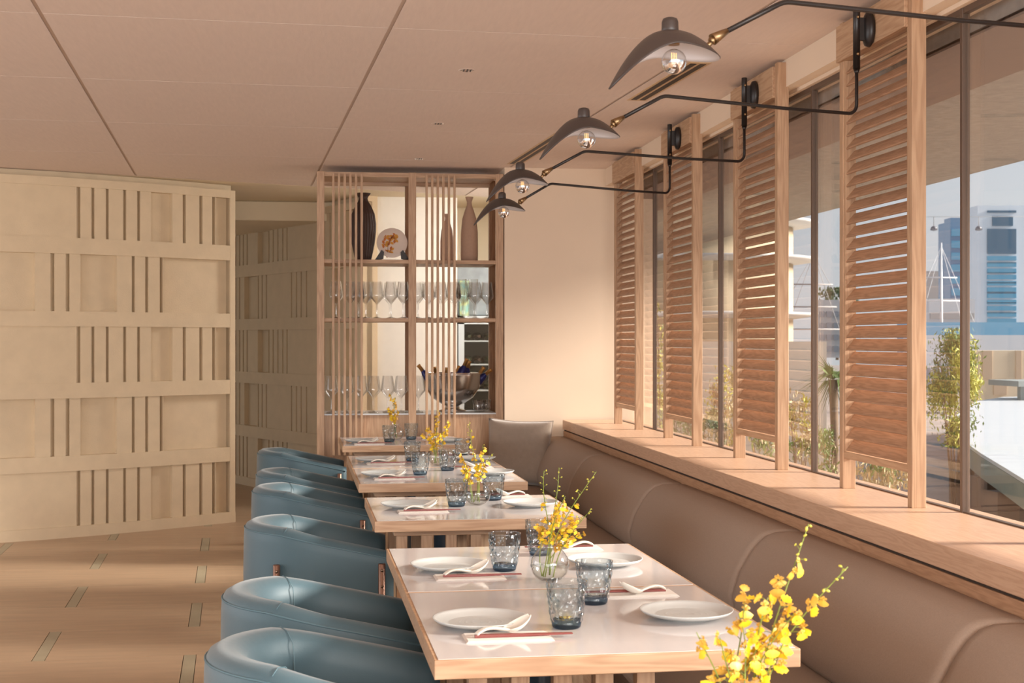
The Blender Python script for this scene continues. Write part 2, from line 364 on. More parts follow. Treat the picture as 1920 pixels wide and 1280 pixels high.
for i in range(len(ym)-1):
    y0, y1 = ym[i], ym[i+1]
    b = MB()
    b.box(2.048, 2.074, y0-.010, y0+.010, .80, 2.49); b.box(2.050, 2.072, y0+.010, y1-.010, LEDGE-.02, LEDGE+.004); b.box(2.050, 2.072, y0+.010, y1-.010, 2.465, 2.49)
    fr = struct(b.build('window_%d' % (i+1), M['frame'], bevel=.002))
    b = MB(); b.box(2.058, 2.064, y0+.010, y1-.010, LEDGE, 2.47); b.build('window_pane', M['pane'], fr)
# soffit outside
b = MB(); b.box(2.13, 3.9, -3, 40, 2.42, 2.75); struct(b.build('trim_6', mottle(mat('rough_soffit', srgb(150, 146, 142), .9), 25, .15, bump=.8, bscale=60)))
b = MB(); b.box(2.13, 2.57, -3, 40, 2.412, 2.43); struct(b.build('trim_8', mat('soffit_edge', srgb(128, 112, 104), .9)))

# ================================================================== SHUTTERS
def make_shutter():
    t = thing('louvred_shutter', (1.937, 4.50, 0), '', 'shutter')
    zt = 2.606
    for y in (0, .63):
        b = MB(); b.box(0, .05, y, y+.036, LEDGE, zt); b.build('post', M['oak_z'], t, bevel=.0015)
    b = MB(); b.box(-.012, .03, .036, .672, 2.458, zt-.012); b.build('header_board', M['oak_y'], t, bevel=.0015)
    b = MB(); b.box(.004, .044, .036, .63, .969, .995); b.build('bottom_rail', M['oak_y'], t, bevel=.001)
    b = MB()
    for y in (.036, .617): b.box(.004, .046, y, y+.013, .995, 2.458)
    b.build('side_rail', M['oak_z'], t)
    b = MB(); n = 31; pitch = (2.455-.998)/n
    for k in range(n):
        z0 = .999+pitch*k
        pr = [(.008, z0), (.012, z0-.002), (.044, z0+.035), (.044, z0+.0405), (.040, z0+.0415), (.009, z0+.005)]
        b.prism(pr, .049, .617, 'y', k % 2)
    b.build('louvre_slats', [M['slat'], M['slat']], t)
    return t
shut = make_shutter()
slab = {4.50: 'nearest full oak louvred shutter, rightmost in front of the windows', 5.905: 'second-nearest oak louvred shutter, left of the rightmost one on the ledge',
        7.306: 'third oak louvred shutter from the right on the window ledge', 8.697: 'farthest oak louvred shutter, beside the plain back wall, no lamp on it', 3.02: 'oak louvred shutter just outside the right edge of the photo'}
for y, l in slab.items():
    o = shut if y == 4.50 else copy_tree(shut)
    o.location.y = y; o['label'] = l; o['group'] = 'louvred shutters along the windows'

# ================================================================== WALL LAMPS
def make_lamp():
    t = thing('wall_lamp', (1.925, 4.82, 0), '', 'wall lamp')
    b = MB(); b.lathe([(.001, 0), (.036, 0), (.042, .006), (.040, .02), (.025, .03), (.001, .03)], 28, T=Matrix.Translation((0, 0, 2.51)) @ Matrix.Diagonal((1, 1, 1.5, 1)) @ Matrix.Rotation(R(-90), 4, 'Y'))
    b.build('wall_plate', M['blackrod'], t)
    b = MB(); b.tube([(-.055, 0, 2.585), (-.055, 0, 2.37)], .0125, 14); b.tube([(-.055, 0, 2.37), (-.055, 0, 2.355)], [.0125, .007], 14)
    b.box(-.05, -.02, -.009, .009, 2.47, 2.55); b.build('pivot_tube', M['blackrod'], t, bevel=.001)
    b = MB()
    for z in (2.55, 2.42): b = MB(); b.sphere((-.055, -.014, z), .006, 6); b.build('brass_screw', M['brass'], t)
    a = bpy.data.objects.new('arm_pivot', None)
    pv = Vector((-.055, 0, 0))
    s = lambda d, z: (pv.x-d, 0, z)
    pts = [s(0, 2.36), s(0, 2.245)]
    for k in range(1, 7): q_ = R(90*k/6); pts.append(s(.035*(1-math.cos(q_)), 2.245-.035*math.sin(q_)))
    pts += [s(.3, 2.207), s(.79, 2.212)]
    for k in range(1, 5): u = k/4; pts.append(s(.79+.04*u, 2.212-.012*u*u))
    pts += [s(.965, 2.128)]
    b = MB(); b.tube(pts, .0062, 10); arm = b.build('arm', M['blackrod'], t)
    b = MB(); b.tube([s(.96, 2.131), s(.975, 2.122), s(.998, 2.108)], [.007, .010, .014], 14); b.tube([s(.995, 2.108), s(1.015, 2.088)], .006, 10); b.sphere(s(.999, 2.106), .010, 8)
    jt = b.build('swivel_joint', M['brass'], t)
    # shade
    C0 = Vector(s(1.108, 0)); b = MB(); n = 48; m = 12; rings = []
    for j in range(m+1):
        tt = j/m; ring = []
        for k in range(n):
            ph = 2*math.pi*k/n; c = -math.cos(ph)           # c=+1 towards the tip (away from the wall)
            cp = max(c, 0); cm = max(-c, 0); sd = abs(math.sin(ph))
            ea = .131; eb = .090; e0 = -.013          # plan ellipse of the rim, seen from the cap
            ux, uy = math.cos(ph), math.sin(ph); qa = ux*ux/ea**2+uy*uy/eb**2; qb = -2*ux*e0/ea**2; qc = e0*e0/ea**2-1
            Rr = (-qb+math.sqrt(qb*qb-4*qa*qc))/(2*qa); xx = -Rr*ux
            Zr = .042+.094*max(xx/.144, 0)**1.8+.018*max(-xx/.118, 0)**1.4
            rr = .019+(Rr-.019)*tt**.92
            zz = 2.118-Zr*(tt**1.7)
            ring.append((C0.x+rr*math.cos(ph), rr*math.sin(ph), zz))
        rings.append(ring)
    b.loft(rings, cap=False)
    sh = b.build('lamp_shade', [M['black'], M['white']], t, recalc=False)
    so = sh.modifiers.new('s', 'SOLIDIFY'); so.thickness = .0022; so.material_offset = 1; so.offset = -1; sh.data.flip_normals()
    b = MB(); b.lathe([(.0205, 2.112), (.0195, 2.125), (.019, 2.140), (.0165, 2.147), (.010, 2.150), (.0001, 2.151)], 24, T=Matrix.Translation((C0.x, 0, 0))); b.build('shade_cap', M['black'], t)
    bc = (C0.x+.010, 0, 2.050)
    b = MB(); b.sphere(bc, .029, 14, z0=-.05, z1=.99); bu = b.build('light_bulb', M['clear'], t)
    b = MB(); b.sphere(bc, .0292, 14, z0=-.9999, z1=-.02); b.build('mirror_crown', M['chrome'], bu)
    b = MB()
    for k in range(4): b.tube([(bc[0]-.006+.004*k, 0, bc[2]), (bc[0]-.006+.004*k, 0, bc[2]+.02)], .0008, 5)
    b.build('filament', M['filament'], bu)
    b = MB(); b.lathe([(.013, 2.088), (.013, 2.115)], 16, T=Matrix.Translation((bc[0], 0, 0))); b.build('bulb_socket', M['brass'], bu)
    return t
lamp = make_lamp()
# the whole lamp turns about its wall pivot; plate offset is small, so rotate about the pivot tube
for y, deg, lb in ((4.82, 19.2, 'second-nearest black wall lamp with a beaked shade, on the rightmost full shutter'), (3.43, 12.8, 'nearest and largest black wall lamp with a beaked shade, arm leaving the photo at right'),
                   (6.17, 17.3, 'third black wall lamp with a beaked shade, on the second shutter from the right'), (7.55, 27.5, 'farthest and smallest black wall lamp, overlapping the display shelves')):
    o = lamp if deg == 19.2 else copy_tree(lamp)
    o.location = (1.925, y, 0); o['label'] = lb; o['group'] = 'black wall lamps along the window side'
    a = R(deg); pv = Vector((-.055, 0, 0)); Tm = Matrix.Translation(pv) @ Matrix.Rotation(a, 4, 'Z') @ Matrix.Translation(-pv)
    for ch in kids(o):
        if ch.name.split('.')[0] in ('arm', 'swivel_joint', 'lamp_shade', 'shade_cap', 'light_bulb'):
            ch.matrix_local = Tm
            if ch.name.startswith('lamp_shade'):   # each shade is swivelled about its cap
                cc = Vector((-.055-1.108, 0, 0)); ch.matrix_local = Tm @ Matrix.Translation(cc) @ Matrix.Rotation(-(a+R(-3)), 4, 'Z') @ Matrix.Translation(-cc)

# downlights and vents in the ceiling
for (x, y), l in zip(((.641, 6.33), (.639, 7.905), (.636, 9.45)), ('nearest recessed chrome downlight in the ceiling', 'middle of the three recessed ceiling downlights', 'farthest recessed downlight, close above the display shelves')):
    t = thing('ceiling_downlight', (x, y, ZC), l, 'downlight', group='recessed downlights')
    b = MB(); b.lathe([(.030, .0), (.036, -.0035), (.040, -.002), (.040, 0)], 28, cap0=False); b.build('rim', M['ceil'], t)
    b = MB(); b.lathe([(.030, -.0035), (.022, -.002), (.012, -.0012), (.001, -.001)], 28, cap0=False); b.build('reflector', M['chrome'], t)
    b = MB(); b.box(-.003, .003, -.026, .026, -.005, -.001); b.box(-.018, -.013, -.02, .02, -.005, -.001); b.box(.012, .017, -.02, .02, -.005, -.001); b.build('baffle', M['black'], t)
for (va, vb, uu, l) in ((5.9, 6.9, 1.99, 'slotted air vent in the ceiling behind the nearest lamp'), (8.05, 9.55, 1.885, 'farther slotted air vent in the ceiling beside the third lamp')):
    t = thing('ceiling_vent', ROT @ Vector((uu, va, ZC)), l, 'air vent', TILT, 'ceiling air vents')
    L = vb-va
    b = MB(); b.box(-.05, .05, 0, L, -.004, .002); b.build('vent_frame', M['brass'] if False else mat('vent_paint', srgb(206, 176, 138), .5), t)
    b = MB(); b.box(-.036, -.008, .03, L-.03, -.0055, -.003); b.build('slot', M['stand'], t); b = MB(); b.box(.008, .036, .03, L-.03, -.0055, -.003); b.build('slot', M['stand'], t)

# ================================================================== DISPLAY SHELVES
SX0, SX1, SY = -.04, 1.254, 9.875
SD = .46
ds = thing('display_shelf', (SX0, SY, 0), 'tall oak open display shelf with vertical screen slats, against the far wall', 'display shelf')
W = SX1-SX0
ST = 2.575
for x in (0, .632, W-.052):
    b = MB(); b.box(x, x+.052, 0, .05, 0, ST); b.build('post', M['oak_z'], ds, bevel=.0015)
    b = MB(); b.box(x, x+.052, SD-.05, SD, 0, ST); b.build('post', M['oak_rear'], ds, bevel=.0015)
for z, nm in ((1.945, 'shelf_board'), (1.540, 'shelf_board')):
    b = MB(); b.box(.05, W-.05, .012, SD-.01, z, z+.026); b.build(nm, M['oak_x'], ds, bevel=.0015)
b = MB(); b.box(.05, W-.05, .008, .06, 2.543, 2.573); b.box(.05, W-.05, SD-.06, SD-.01, 2.525, 2.57); b.box(0.05, W-.05, .06, SD-.06, 2.548, 2.565); b.build('top_rail', M['oak_x'], ds)
b = MB(); b.box(.05, W-.05, .02, SD-.01, .10, .896); b.build('base_cabinet', M['oak_z'], ds)
b = MB(); b.box(.05, W-.05, .005, SD, .896, .905); b.build('counter_top', mat('counter', srgb(190, 190, 190), .25), ds)
for x0 in (.105, .748):
    for k in range(6):
        b = MB(); x = x0+k*.0388; b.box(x, x+.0165, -.014, .006, .62, 2.56); b.build('screen_slat', M['oak_z'], ds, bevel=.001)
Z1, Z2, Z3 = 1.971, 1.566, .905
def at_shelf(px, z, dy=.2): r = ray(px, 500); return Vector((r.x/r.y*(SY+dy), SY+dy, z))
# carved dark vase
t = thing('carved_vase', at_shelf(681, Z1, .18), 'tall dark brown fluted vase on the top shelf, left side', 'vase')
prof = [(.050, 0), (.060, .03), (.078, .12), (.087, .2), (.088, .26), (.078, .33), (.055, .385), (.036, .415), (.030, .435), (.034, .45), (.052, .475)]
b = MB(); n = 60; rings = []
for r, z in prof: rings.append([((r*(1+(.035 if k % 2 else -.01)))*math.cos(2*math.pi*k/n), (r*(1+(.035 if k % 2 else -.01)))*math.sin(2*math.pi*k/n), z) for k in range(n)])
b.loft(rings, smooth=False); b.build('vase_body', M['darkwood'], t)
# plate on stand
t = thing('display_plate', at_shelf(735, Z1+.012, .16), 'round pale plate painted with orange orchids, on a black stand', 'plate')
T = Matrix.Translation((0, 0, .112)) @ Matrix.Rotation(R(78), 4, 'X')
b = MB(); b.lathe([(.001, -.004), (.06, -.004), (.1, .004), (.108, .012), (.106, .013), (.06, .002), (.001, .002)], 40, T=T, cap0=False); b.build('plate_disc', mottle(mat('plate_glaze', srgb(222, 204, 190), .3), 20, .04), t)
b = MB(); random.seed(3)
for (fx, fz) in ((-.045, .045), (.01, .055), (-.015, .01), (-.055, -.01), (-.012, -.055), (-.03, -.075), (.02, .03)):
    for k in range(5):
        a = 2*math.pi*k/5+random.random(); x, y = fx+.017*math.cos(a), fz+.017*math.sin(a)
        b.prism([(x+.017*math.cos(a+c)*s, y+.017*math.sin(a+c)*s) for c, s in ((0, 1), (1, .6), (2.2, .6), (math.pi, .9), (4, .6), (5.3, .6))], .0045, .0052, T=T, mi=k % 2)
    b.prism([(fx+.004*math.cos(c), fz+.004*math.sin(c)) for c in (0, 1.5, 3, 4.5)], .0045, .0056, T=T, mi=2)
b.tube([(-.03, -.09, .005), (-.03, -.02, .005), (0, .05, .005)], .0015, 5, T=T, mi=2)
b.build('painted_flowers', [mat('orange_glaze', srgb(214, 150, 60), .4), mat('amber_glaze', srgb(190, 110, 50), .4), mat('maroon_glaze', srgb(120, 50, 40), .4)], t)
t2 = thing('plate_stand', at_shelf(735, Z1, .16), 'black wooden stand holding the painted plate', 'plate stand')
b = MB()
for s in (-1, 1):
    b.prism([(s*.105, 0), (s*.125, 0), (s*.075, .075), (s*.058, .06), (s*.062, .012)] , -.05, -.032, 'y'); b.box(min(s*.095, s*.11), max(s*.095, s*.11), -.05, .06, 0, .012)
b.box(-.1, .1, .045, .058, 0, .012)
b.build('stand_frame', M['stand'], t2)
# beige bottles
def bottle_vase(px, h, r, dy, label):
    t = thing('clay_bottle', at_shelf(px, Z1, dy), label, 'vase', group='slender beige clay bottles')
    prof = [(r*.96, 0), (r, h*.1), (r*.98, h*.45), (r*.82, h*.66), (r*.50, h*.80), (r*.30, h*.87), (r*.27, h*.92), (r*.48, h)]
    b = MB(); b.lathe(prof, 36); b.build('bottle_body', M['clay'], t)
bottle_vase(880, .465, .062, .24, 'taller beige clay bottle vase on the top shelf, at right')
bottle_vase(838, .345, .048, .28, 'shorter beige clay bottle vase behind the right-hand screen slats')
# wine glasses
wgm = None
def wine(loc, label, group, sc_=1):
    global wgm
    if wgm is None:
        b = MB(); b.lathe([(.001, 0), (.037, 0), (.037, .002), (.02, .006), (.005, .012), (.0038, .03), (.0038, .095), (.006, .104), (.020, .122), (.044, .150), (.0465, .157), (.0455, .166), (.040, .205), (.033, .258)], 20, cap0=False)
        o = b.build('wine_glass', M['clear']); wgm = o
        tag(o, label, 'wine glass', group); o.location = loc; o.scale = (sc_,)*3; return
    o = wgm.copy(); col.objects.link(o); o.location = loc; o.scale = (sc_,)*3; o['label'] = label; o['group'] = group
random.seed(5)
lbU = 'clear stemmed wine glass in the crowd on the middle shelf of the display unit'
ORD = ['first', 'second', 'third', 'fourth', 'fifth', 'sixth', 'seventh', 'eighth', 'ninth', 'tenth', 'eleventh', 'twelfth', 'thirteenth', 'last']
for gi, px in enumerate((629, 655, 672, 684, 708, 733, 757, 782, 805, 829, 850, 868, 890, 911)):
    for dy in (.09, .20, .32):
        if px in (655,) and dy > .3: continue
        wine(at_shelf(px+random.uniform(-3, 3), Z2, dy), (ORD[gi]+' front-row wine glass from the left on the middle shelf') if dy == .09 else 'clear wine glass standing behind the front row on the middle shelf', 'wine glasses on the middle shelf')
for gi, px in enumerate((622, 652, 678, 701, 727, 752, 785)):
    for dy in (.09, .22):
        wine(at_shelf(px+random.uniform(-2, 2), Z3, dy), (ORD[gi]+' front-row wine glass from the left on the lower counter') if dy == .09 else 'clear wine glass standing behind the front row on the lower counter', 'wine glasses on the lower counter')
# silver bowl with bottles
bp = at_shelf(848, Z3, .26)
t = thing('ice_bowl', bp, 'large hammered silver footed bowl filled with bottles on the lower counter', 'bowl')
b = MB(); b.lathe([(.10, 0), (.10, .008), (.055, .02), (.05, .04), (.09, .06), (.15, .10), (.195, .17), (.21, .26), (.214, .272), (.206, .272), (.19, .18), (.14, .11), (.001, .085)], 48); b.build('bowl_body', M['steel'], t)
b = MB(); b.tube([(.205*math.cos(a), .205*math.sin(a), .272) for a in np.linspace(0, 2*math.pi, 40, endpoint=False)], .006, 8, closed=True); b.build('rim', M['chrome'], t)
random.seed(8); bot = None
BBL = ['leftmost, leaning left over the rim', 'second from the left', 'leaning right, near the middle', 'standing tallest', 'just right of the tallest', 'leaning right by the fridge door', 'rightmost, leaning right over the rim', 'low and nearly upright behind the slats']
for i, (px, tilt, dd, hh) in enumerate(((800, -38, .22, .02), (822, -20, .28, -.01), (851, 25, .22, .0), (866, 22, .20, .05), (874, 15, .25, .03), (893, 35, .22, 0), (902, 48, .25, 0), (835, 8, .3, -.02))):
    lb = 'navy foil-topped bottle in the silver bowl, '+BBL[i]
    p = at_shelf(px, Z3+.235+hh, dd)
    if bot is None:
        bt = thing('bottle', p, lb, 'bottle', group='bottles in the silver bowl'); bot = bt
        b = MB(); b.lathe([(.001, -.10), (.032, -.10), (.032, -.02), (.026, .02), (.014, .045), (.014, .05)], 18); b.build('bottle_body', M['navy'], bt)
        b = MB(); b.lathe([(.0145, .045), (.013, .085), (.015, .088), (.015, .098), (.001, .099)], 18); b.build('foil_neck', M['gold'], bt)
    else: bt = copy_tree(bot)
    bt['label'] = lb; bt.location = p; bt.rotation_euler = (R(random.uniform(-10, 10)), R(tilt), 0)
# cups stack
cup = None
for k, px in enumerate((896, 903, 911)):
    for j in range(1):
        if cup is None:
            b = MB(); b.lathe([(.02, 0), (.034, .02), (.03, .045), (.036, .085), (.034, .085), (.028, .045), (.031, .022), (.001, .006)], 24); cup = b.build('glass_cup', M['clear']); o = cup; tag(o, None, 'cup', 'glass cups by the right post')
        else: o = cup.copy(); col.objects.link(o)
        o.location = at_shelf(px, Z3, .12+.05*k); o['label'] = ['left', 'middle', 'right'][k]+' clear waisted glass cup of three beside the silver bowl on the lower counter'
# straws bundle / carafes behind the glasses on the middle shelf
for px in (862, 884):
    o = thing('ribbed_carafe', at_shelf(px, Z2, .40), 'ribbed glass carafe behind the wine glasses, '+('left' if px == 862 else 'right')+' one of two', 'carafe', group='ribbed carafes')
    b = MB(); n = 28
    b.loft([[((r*(1+.05*(k % 2)))*math.cos(2*math.pi*k/n), (r*(1+.05*(k % 2)))*math.sin(2*math.pi*k/n), z) for k in range(n)] for r, z in ((.03, 0), (.022, .05), (.04, .20), (.046, .29))], smooth=False, cap=False)
    b.build('carafe_body', thin_glass('ribbed_glass', (.93, .92, .9), (.5, .48, .46), 1.2) if px == 862 else bpy.data.materials['ribbed_glass'], o)
# things behind the shelf
fp = ony(880, 700, 12.0)
t = thing('wine_fridge', (1.14, 12.0, 0), 'white glass-fronted bottle fridge standing behind the display shelf', 'fridge')
b = MB(); b.box(0, .05, 0, .5, 0, 1.62); b.box(.44, .5, 0, .5, 0, 1.62); b.box(0, .5, 0, .5, 1.55, 1.62); b.box(0, .5, 0, .5, 0, .2); b.box(.05, .44, .42, .5, .2, 1.55, 1); b.build('fridge_body', [M['fridge'], M['fridgein']], t)
for z in (.75, .98, 1.2, 1.4):
    b = MB(); b.box(.05, .44, .04, .4, z, z+.012); b.build('shelf_rack', M['fridge'], t)
b = MB(); b.box(.05, .44, .012, .018, .2, 1.55); b.build('door_glass', M['pane'], t)
random.seed(2)
for z in (.762, .992, 1.212, 1.412):
    for k in range(4):
        o = thing('bottle', (1.14+.10+k*.085, 12.16, z), 'bottle lying on the '+{.762: 'lowest', .992: 'second-lowest', 1.212: 'second-highest', 1.412: 'highest'}[z]+' rack of the glass-fronted fridge'+', '+['leftmost', 'left of centre', 'right of centre', 'rightmost'][k], 'bottle', group='bottles in the fridge')
        b = MB(); b.tube([(0, .2, .035), (0, .0, .035), (0, -.06, .035), (0, -.1, .035)], [.034, .034, .012, .012], 12); b.build('bottle_body', [mat('olive_glass', srgb(70, 74, 50), .2), mat('brown_glass', srgb(76, 58, 46), .2)][k % 2], o)
t = thing('steel_cabinet', (1.14, 12.35, 1.63), 'grey steel box cabinet on top of the fridge behind the shelf', 'cabinet')
b = MB(); b.box(0, .5, 0, .3, 0, .42); b.build('cabinet_body', mottle(mat('grey_steel', srgb(150, 156, 158), .4, .3), 9, .2), t, bevel=.01)
p = ony(871, 530, 12.1)
t = thing('printed_box', (p.x, 12.1, 1.622), 'small turquoise printed box on top of the fridge', 'box')
b = MB(); b.box(-.04, .04, 0, .1, 0, .30); b.build('box_body', mottle(mat('turquoise', srgb(70, 176, 196), .5), 14, .1, c2=srgb(210, 200, 120)), t)

# ================================================================== TABLES
PHI = R(1.006)
TR = Matrix.Rotation(PHI, 4, 'Z')
TX0, TX1 = .28, 1.07; TH = .75
def make_table():
    t = thing('dining_table', (0, 0, 0), '', 'dining table')
    w, d = TX1-TX0, .80
    b = MB(); b.box(.0005, w-.0005, .0008, d-.0008, TH-.041, TH-.0012); b.build('table_top', M['oak_x'], t, bevel=.0015)
    b = MB(); b.box(.009, w-.009, .009, d-.009, TH-.004, TH); b.build('top_inlay', M['tabletop'], t)
    b = MB(); b.box(.08, .52, .14, d-.14, TH-.075, TH-.041); b.build('base_plate', M['oak_x'], t, bevel=.002)
    b = MB(); b.box(.06, .54, .12, d-.12, 0, .03); b.build('foot_plate', M['oak_x'], t, bevel=.002)
    for k in range(5):
        for yy in (.15, d-.19):
            x = .09+k*.094; b = MB(); b.box(x, x+.040, yy, yy+.04, .03, TH-.075); b.build('pedestal_slat', M['oak_z'], t)
    b = MB(); b.lathe([(.045, .03), (.045, TH-.075)], 20, T=Matrix.Translation((.30, d/2, 0))); b.build('column', M['leg'], t)
    return t
table = make_table()
TY = {'T1a': 2.928, 'T1b': 3.729, 'T2': 5.213, 'T3a': 6.583, 'T3b': 7.40, 'T4': 8.976, 'T0': 1.60}
tl = {'T1a': ('nearest square table, white top with oak edge, at the bottom of the photo', 'the nearest table'),
      'T1b': ('square table pushed against the far side of the nearest one, behind its thin oak seam', 'the second table from the front'),
      'T2': ('third table from the front, a single square one standing alone', 'the third table from the front'),
      'T3a': ('fourth table from the front, nearer half of the far joined pair', 'the fourth table from the front'),
      'T3b': ('fifth table from the front, farther half of the far joined pair', 'the fifth table from the front'),
      'T4': ('farthest square table, right in front of the display shelf', 'the farthest table by the display shelf'),
      'T0': ('table below the bottom edge of the photo, carrying the foreground orchids', 'the table below the frame')}
first = True
for k, y in TY.items():
    o = table if first else copy_tree(table); first = False
    o.location = TR @ Vector((TX0, y, 0)); o.rotation_euler = (0, 0, PHI); o['label'] = tl[k][0]; o['group'] = 'oak edged dining tables'

# ---- place settings
def make_plate():
    t = thing('plate', (0, 0, 0), '', 'plate')
    b = MB(); b.lathe([(.001, .0), (.062, .0), (.064, .003), (.085, .007), (.104, .0135), (.110, .0185), (.1115, .021), (.1095, .0215), (.104, .018), (.088, .0115), (.078, .0095), (.0765, .0088), (.072, .0088), (.001, .0085)], 56)
    for r in (.05, .035, .02): b.lathe([(r-.004, .0085), (r, .0095), (r+.004, .0085)], 48, cap0=False)
    b.build('plate_body', M['ceramic'], t); return t
def make_spoon():
    t = thing('soup_spoon', (0, 0, 0), '', 'spoon')
    b = MB(); rings = []
    # handle from x=-.075 arched, bowl toward +x raised
    st = [(-.080, .004, .0075), (-.074, .010, .008), (-.055, .017, .0075), (-.035, .0165, .007), (-.012, .011, .0075), (.006, .008, .011)]
    for x, z, w_ in st:
        rings.append([(x, w_*math.cos(a), z+.0028*math.sin(a)+(.0015*math.cos(a)**2)) for a in np.linspace(0, 2*math.pi, 14, endpoint=False)])
    b.loft(rings)
    # bowl: open boat
    nb = 10; rr = []
    for j in range(nb+1):
        u = j/nb; x = .0+.062*u; w_ = .0235*math.sin(math.pi*(.16+.84*u*.93))**.7*(1 if u < .95 else .8); zc = .012+.026*u**1.4; dep = .014*math.sin(math.pi*(.08+.88*u))**.6
        rr.append([(x, w_*math.cos(a), zc-dep*math.sin(a)) for a in np.linspace(0, math.pi, 11)])
    b.loft(rr, ring_closed=False, cap=False)
    o = b.build('spoon_body', M['spoonc'], t, recalc=False); s = o.modifiers.new('s', 'SOLIDIFY'); s.thickness = .0022; s.offset = 0; o.modifiers.new('sub', 'SUBSURF').render_levels = 1
    return t
def make_tumbler():
    t = thing('tumbler', (0, 0, 0), '', 'glass tumbler')
    b = MB(); n = 24; rings = []
    hs = [.016, .026, .036, .046, .056, .066, .076, .086, .096, .107]
    for j, z in enumerate(hs):
        u = (z-.0)/.107; r = .034+.0125*min(1, u*1.15)**.8
        ring = []
        for k in range(n):
            fac = 1+(.030 if (k//2+j) % 2 == 0 else -.018)*(1 if z < .1 else .0)
            ring.append((r*fac*math.cos(2*math.pi*k/n), r*fac*math.sin(2*math.pi*k/n), z))
        rings.append(ring)
    b.loft(rings, cap=False, smooth=False)
    b.build('tumbler_wall', M['tumbler'], t, recalc=True)
    b = MB(); b.tube([(.0465*math.cos(a), .0465*math.sin(a), .107) for a in np.linspace(0, 2*math.pi, 36, endpoint=False)], .0013, 6, closed=True); b.build('tumbler_rim', M['clear'], t)
    b = MB(); b.lathe([(.030, 0), (.0335, .004), (.0355, .018), (.033, .020), (.001, .016)], n); b.build('tumbler_base', M['tumbase'], t)
    return t
def make_napkin():
    b = MB()
    for i in range(4): b.box(-.098+.0015*i, .098-.003*i, -.048+.001*i, .048-.001*i*1.5, .0012*i, .0012*i+.001)
    o = b.build('folded_napkin', M['napkin'], bevel=.0004); tag(o, '', 'napkin'); return o
def make_chop():
    b = MB(); pr = [(-.005, -.0035, .0035), (0, 0, 0)]
    b.loft([[(x, w_*math.cos(a), w_*math.sin(a)+.0035) for a in np.linspace(R(45), R(405), 4, endpoint=False)] for x, w_ in ((-.11, .0045), (-.02, .0045), (.11, .0018))], smooth=False)
    o = b.build('chopstick', M['chop'], bevel=.0005); tag(o, '', 'chopstick'); return o
def make_bowlvase():
    t = thing('bowl_vase', (0, 0, 0), '', 'vase')
    prof = [(.022, 0), (.036, .006), (.049, .022), (.0535, .042), (.050, .062), (.038, .080), (.0285, .090), (.0265, .098), (.030, .108)]
    b = MB(); b.lathe(prof, 36); b.build('vase_glass', M['clear'], t)
    b = MB(); b.lathe([(.001, .003), (.034, .008), (.047, .023), (.0515, .042), (.001, .042)], 32, cap0=False); b.build('water', M['water'], t); return t
protos = {}
def place(kind, loc, rz, label, group):
    mk = {'plate': make_plate, 'spoon': make_spoon, 'tumbler': make_tumbler, 'napkin': make_napkin, 'chop': make_chop, 'vase': make_bowlvase}[kind]
    if kind not in protos: o = protos[kind] = mk()
    else: o = copy_tree(protos[kind])
    o.location = loc; o.rotation_euler = (0, 0, rz); o['label'] = label; o['group'] = group; return o
settings = [  # table, side, plate px, glass base px, napkin centre px
    ('T1a', 'chair', (901, 1163), (1062, 1176), (932, 1196)), ('T1a', 'bench', (1287, 1148), (1114, 1131), (1228, 1113)),
    ('T1b', 'chair', (842, 1060), (946, 1069), (853, 1083)), ('T1b', 'bench', (1134, 1051), (1013, 1040), (1105, 1028)),
    ('T2', 'chair', (767, 946), (856, 949), (790, 958)), ('T2', 'bench', (995, 943), (925, 937), (975, 930)),
    ('T3a', 'chair', (719, 888), (788, 890), (734, 897)), ('T3a', 'bench', (922, 885), (839, 882), (908, 876)),
    ('T3b', 'chair', (704, 861), (773, 864), (712, 869)), ('T3b', 'bench', (900, 859), (868, 858), (880, 855)),
    ('T4', 'chair', (678, 826), (730, 828), (686, 831)), ('T4', 'bench', (836, 824.5), (771, 823.5), (812, 823))]
for tb, side, pp, gp, npx in settings:
    y0 = TY[tb]; nm = tl[tb][1]; g = 'place settings on the tables'
    def fit(v, m):      # keep it on its own table
        q_ = TR.inverted() @ v
        q_.x = min(max(q_.x, TX0+m), TX1-m); q_.y = min(max(q_.y, y0+m), y0+.80-m); q_.z = TH; return TR @ q_
    P = fit(onz(*pp, TH+.012), .10); G = fit(onz(*gp, TH), .045); N = fit(onz(*npx, TH), .03)
    sg = 1 if side == 'chair' else -1; where = 'on the '+side+' side of '+nm
    place('plate', P, 0, 'round grey-white plate '+where, 'plates')
    place('tumbler', G, random.uniform(0, 3), 'faceted blue-grey glass tumbler '+where, 'blue-grey tumblers')
    rz = PHI + (0 if sg > 0 else math.pi)
    if abs((N-P).y) < .135: N.y = P.y-.14*sg
    N = fit(N, .05); N.x = P.x+.045*sg+(0 if tb != 'T1a' else .0)
    place('napkin', N, rz, 'folded white napkin on the '+side+' side of '+nm, 'napkins')
    zt = .0047
    e1 = .02
    for dy, da, wh in ((-.013, 0, 'outer'), (-.0055, .012, 'inner')):
        place('chop', N+Vector((.035*sg, dy*sg, zt)), rz+da, wh+' red chopstick of the pair, '+side+' side of '+nm, 'chopsticks '+where)
    place('spoon', N+Vector((.0*sg, .022*sg, zt+.0005)), rz+R(24)*1, 'white porcelain soup spoon, '+side+' side of '+nm, 'soup spoons')

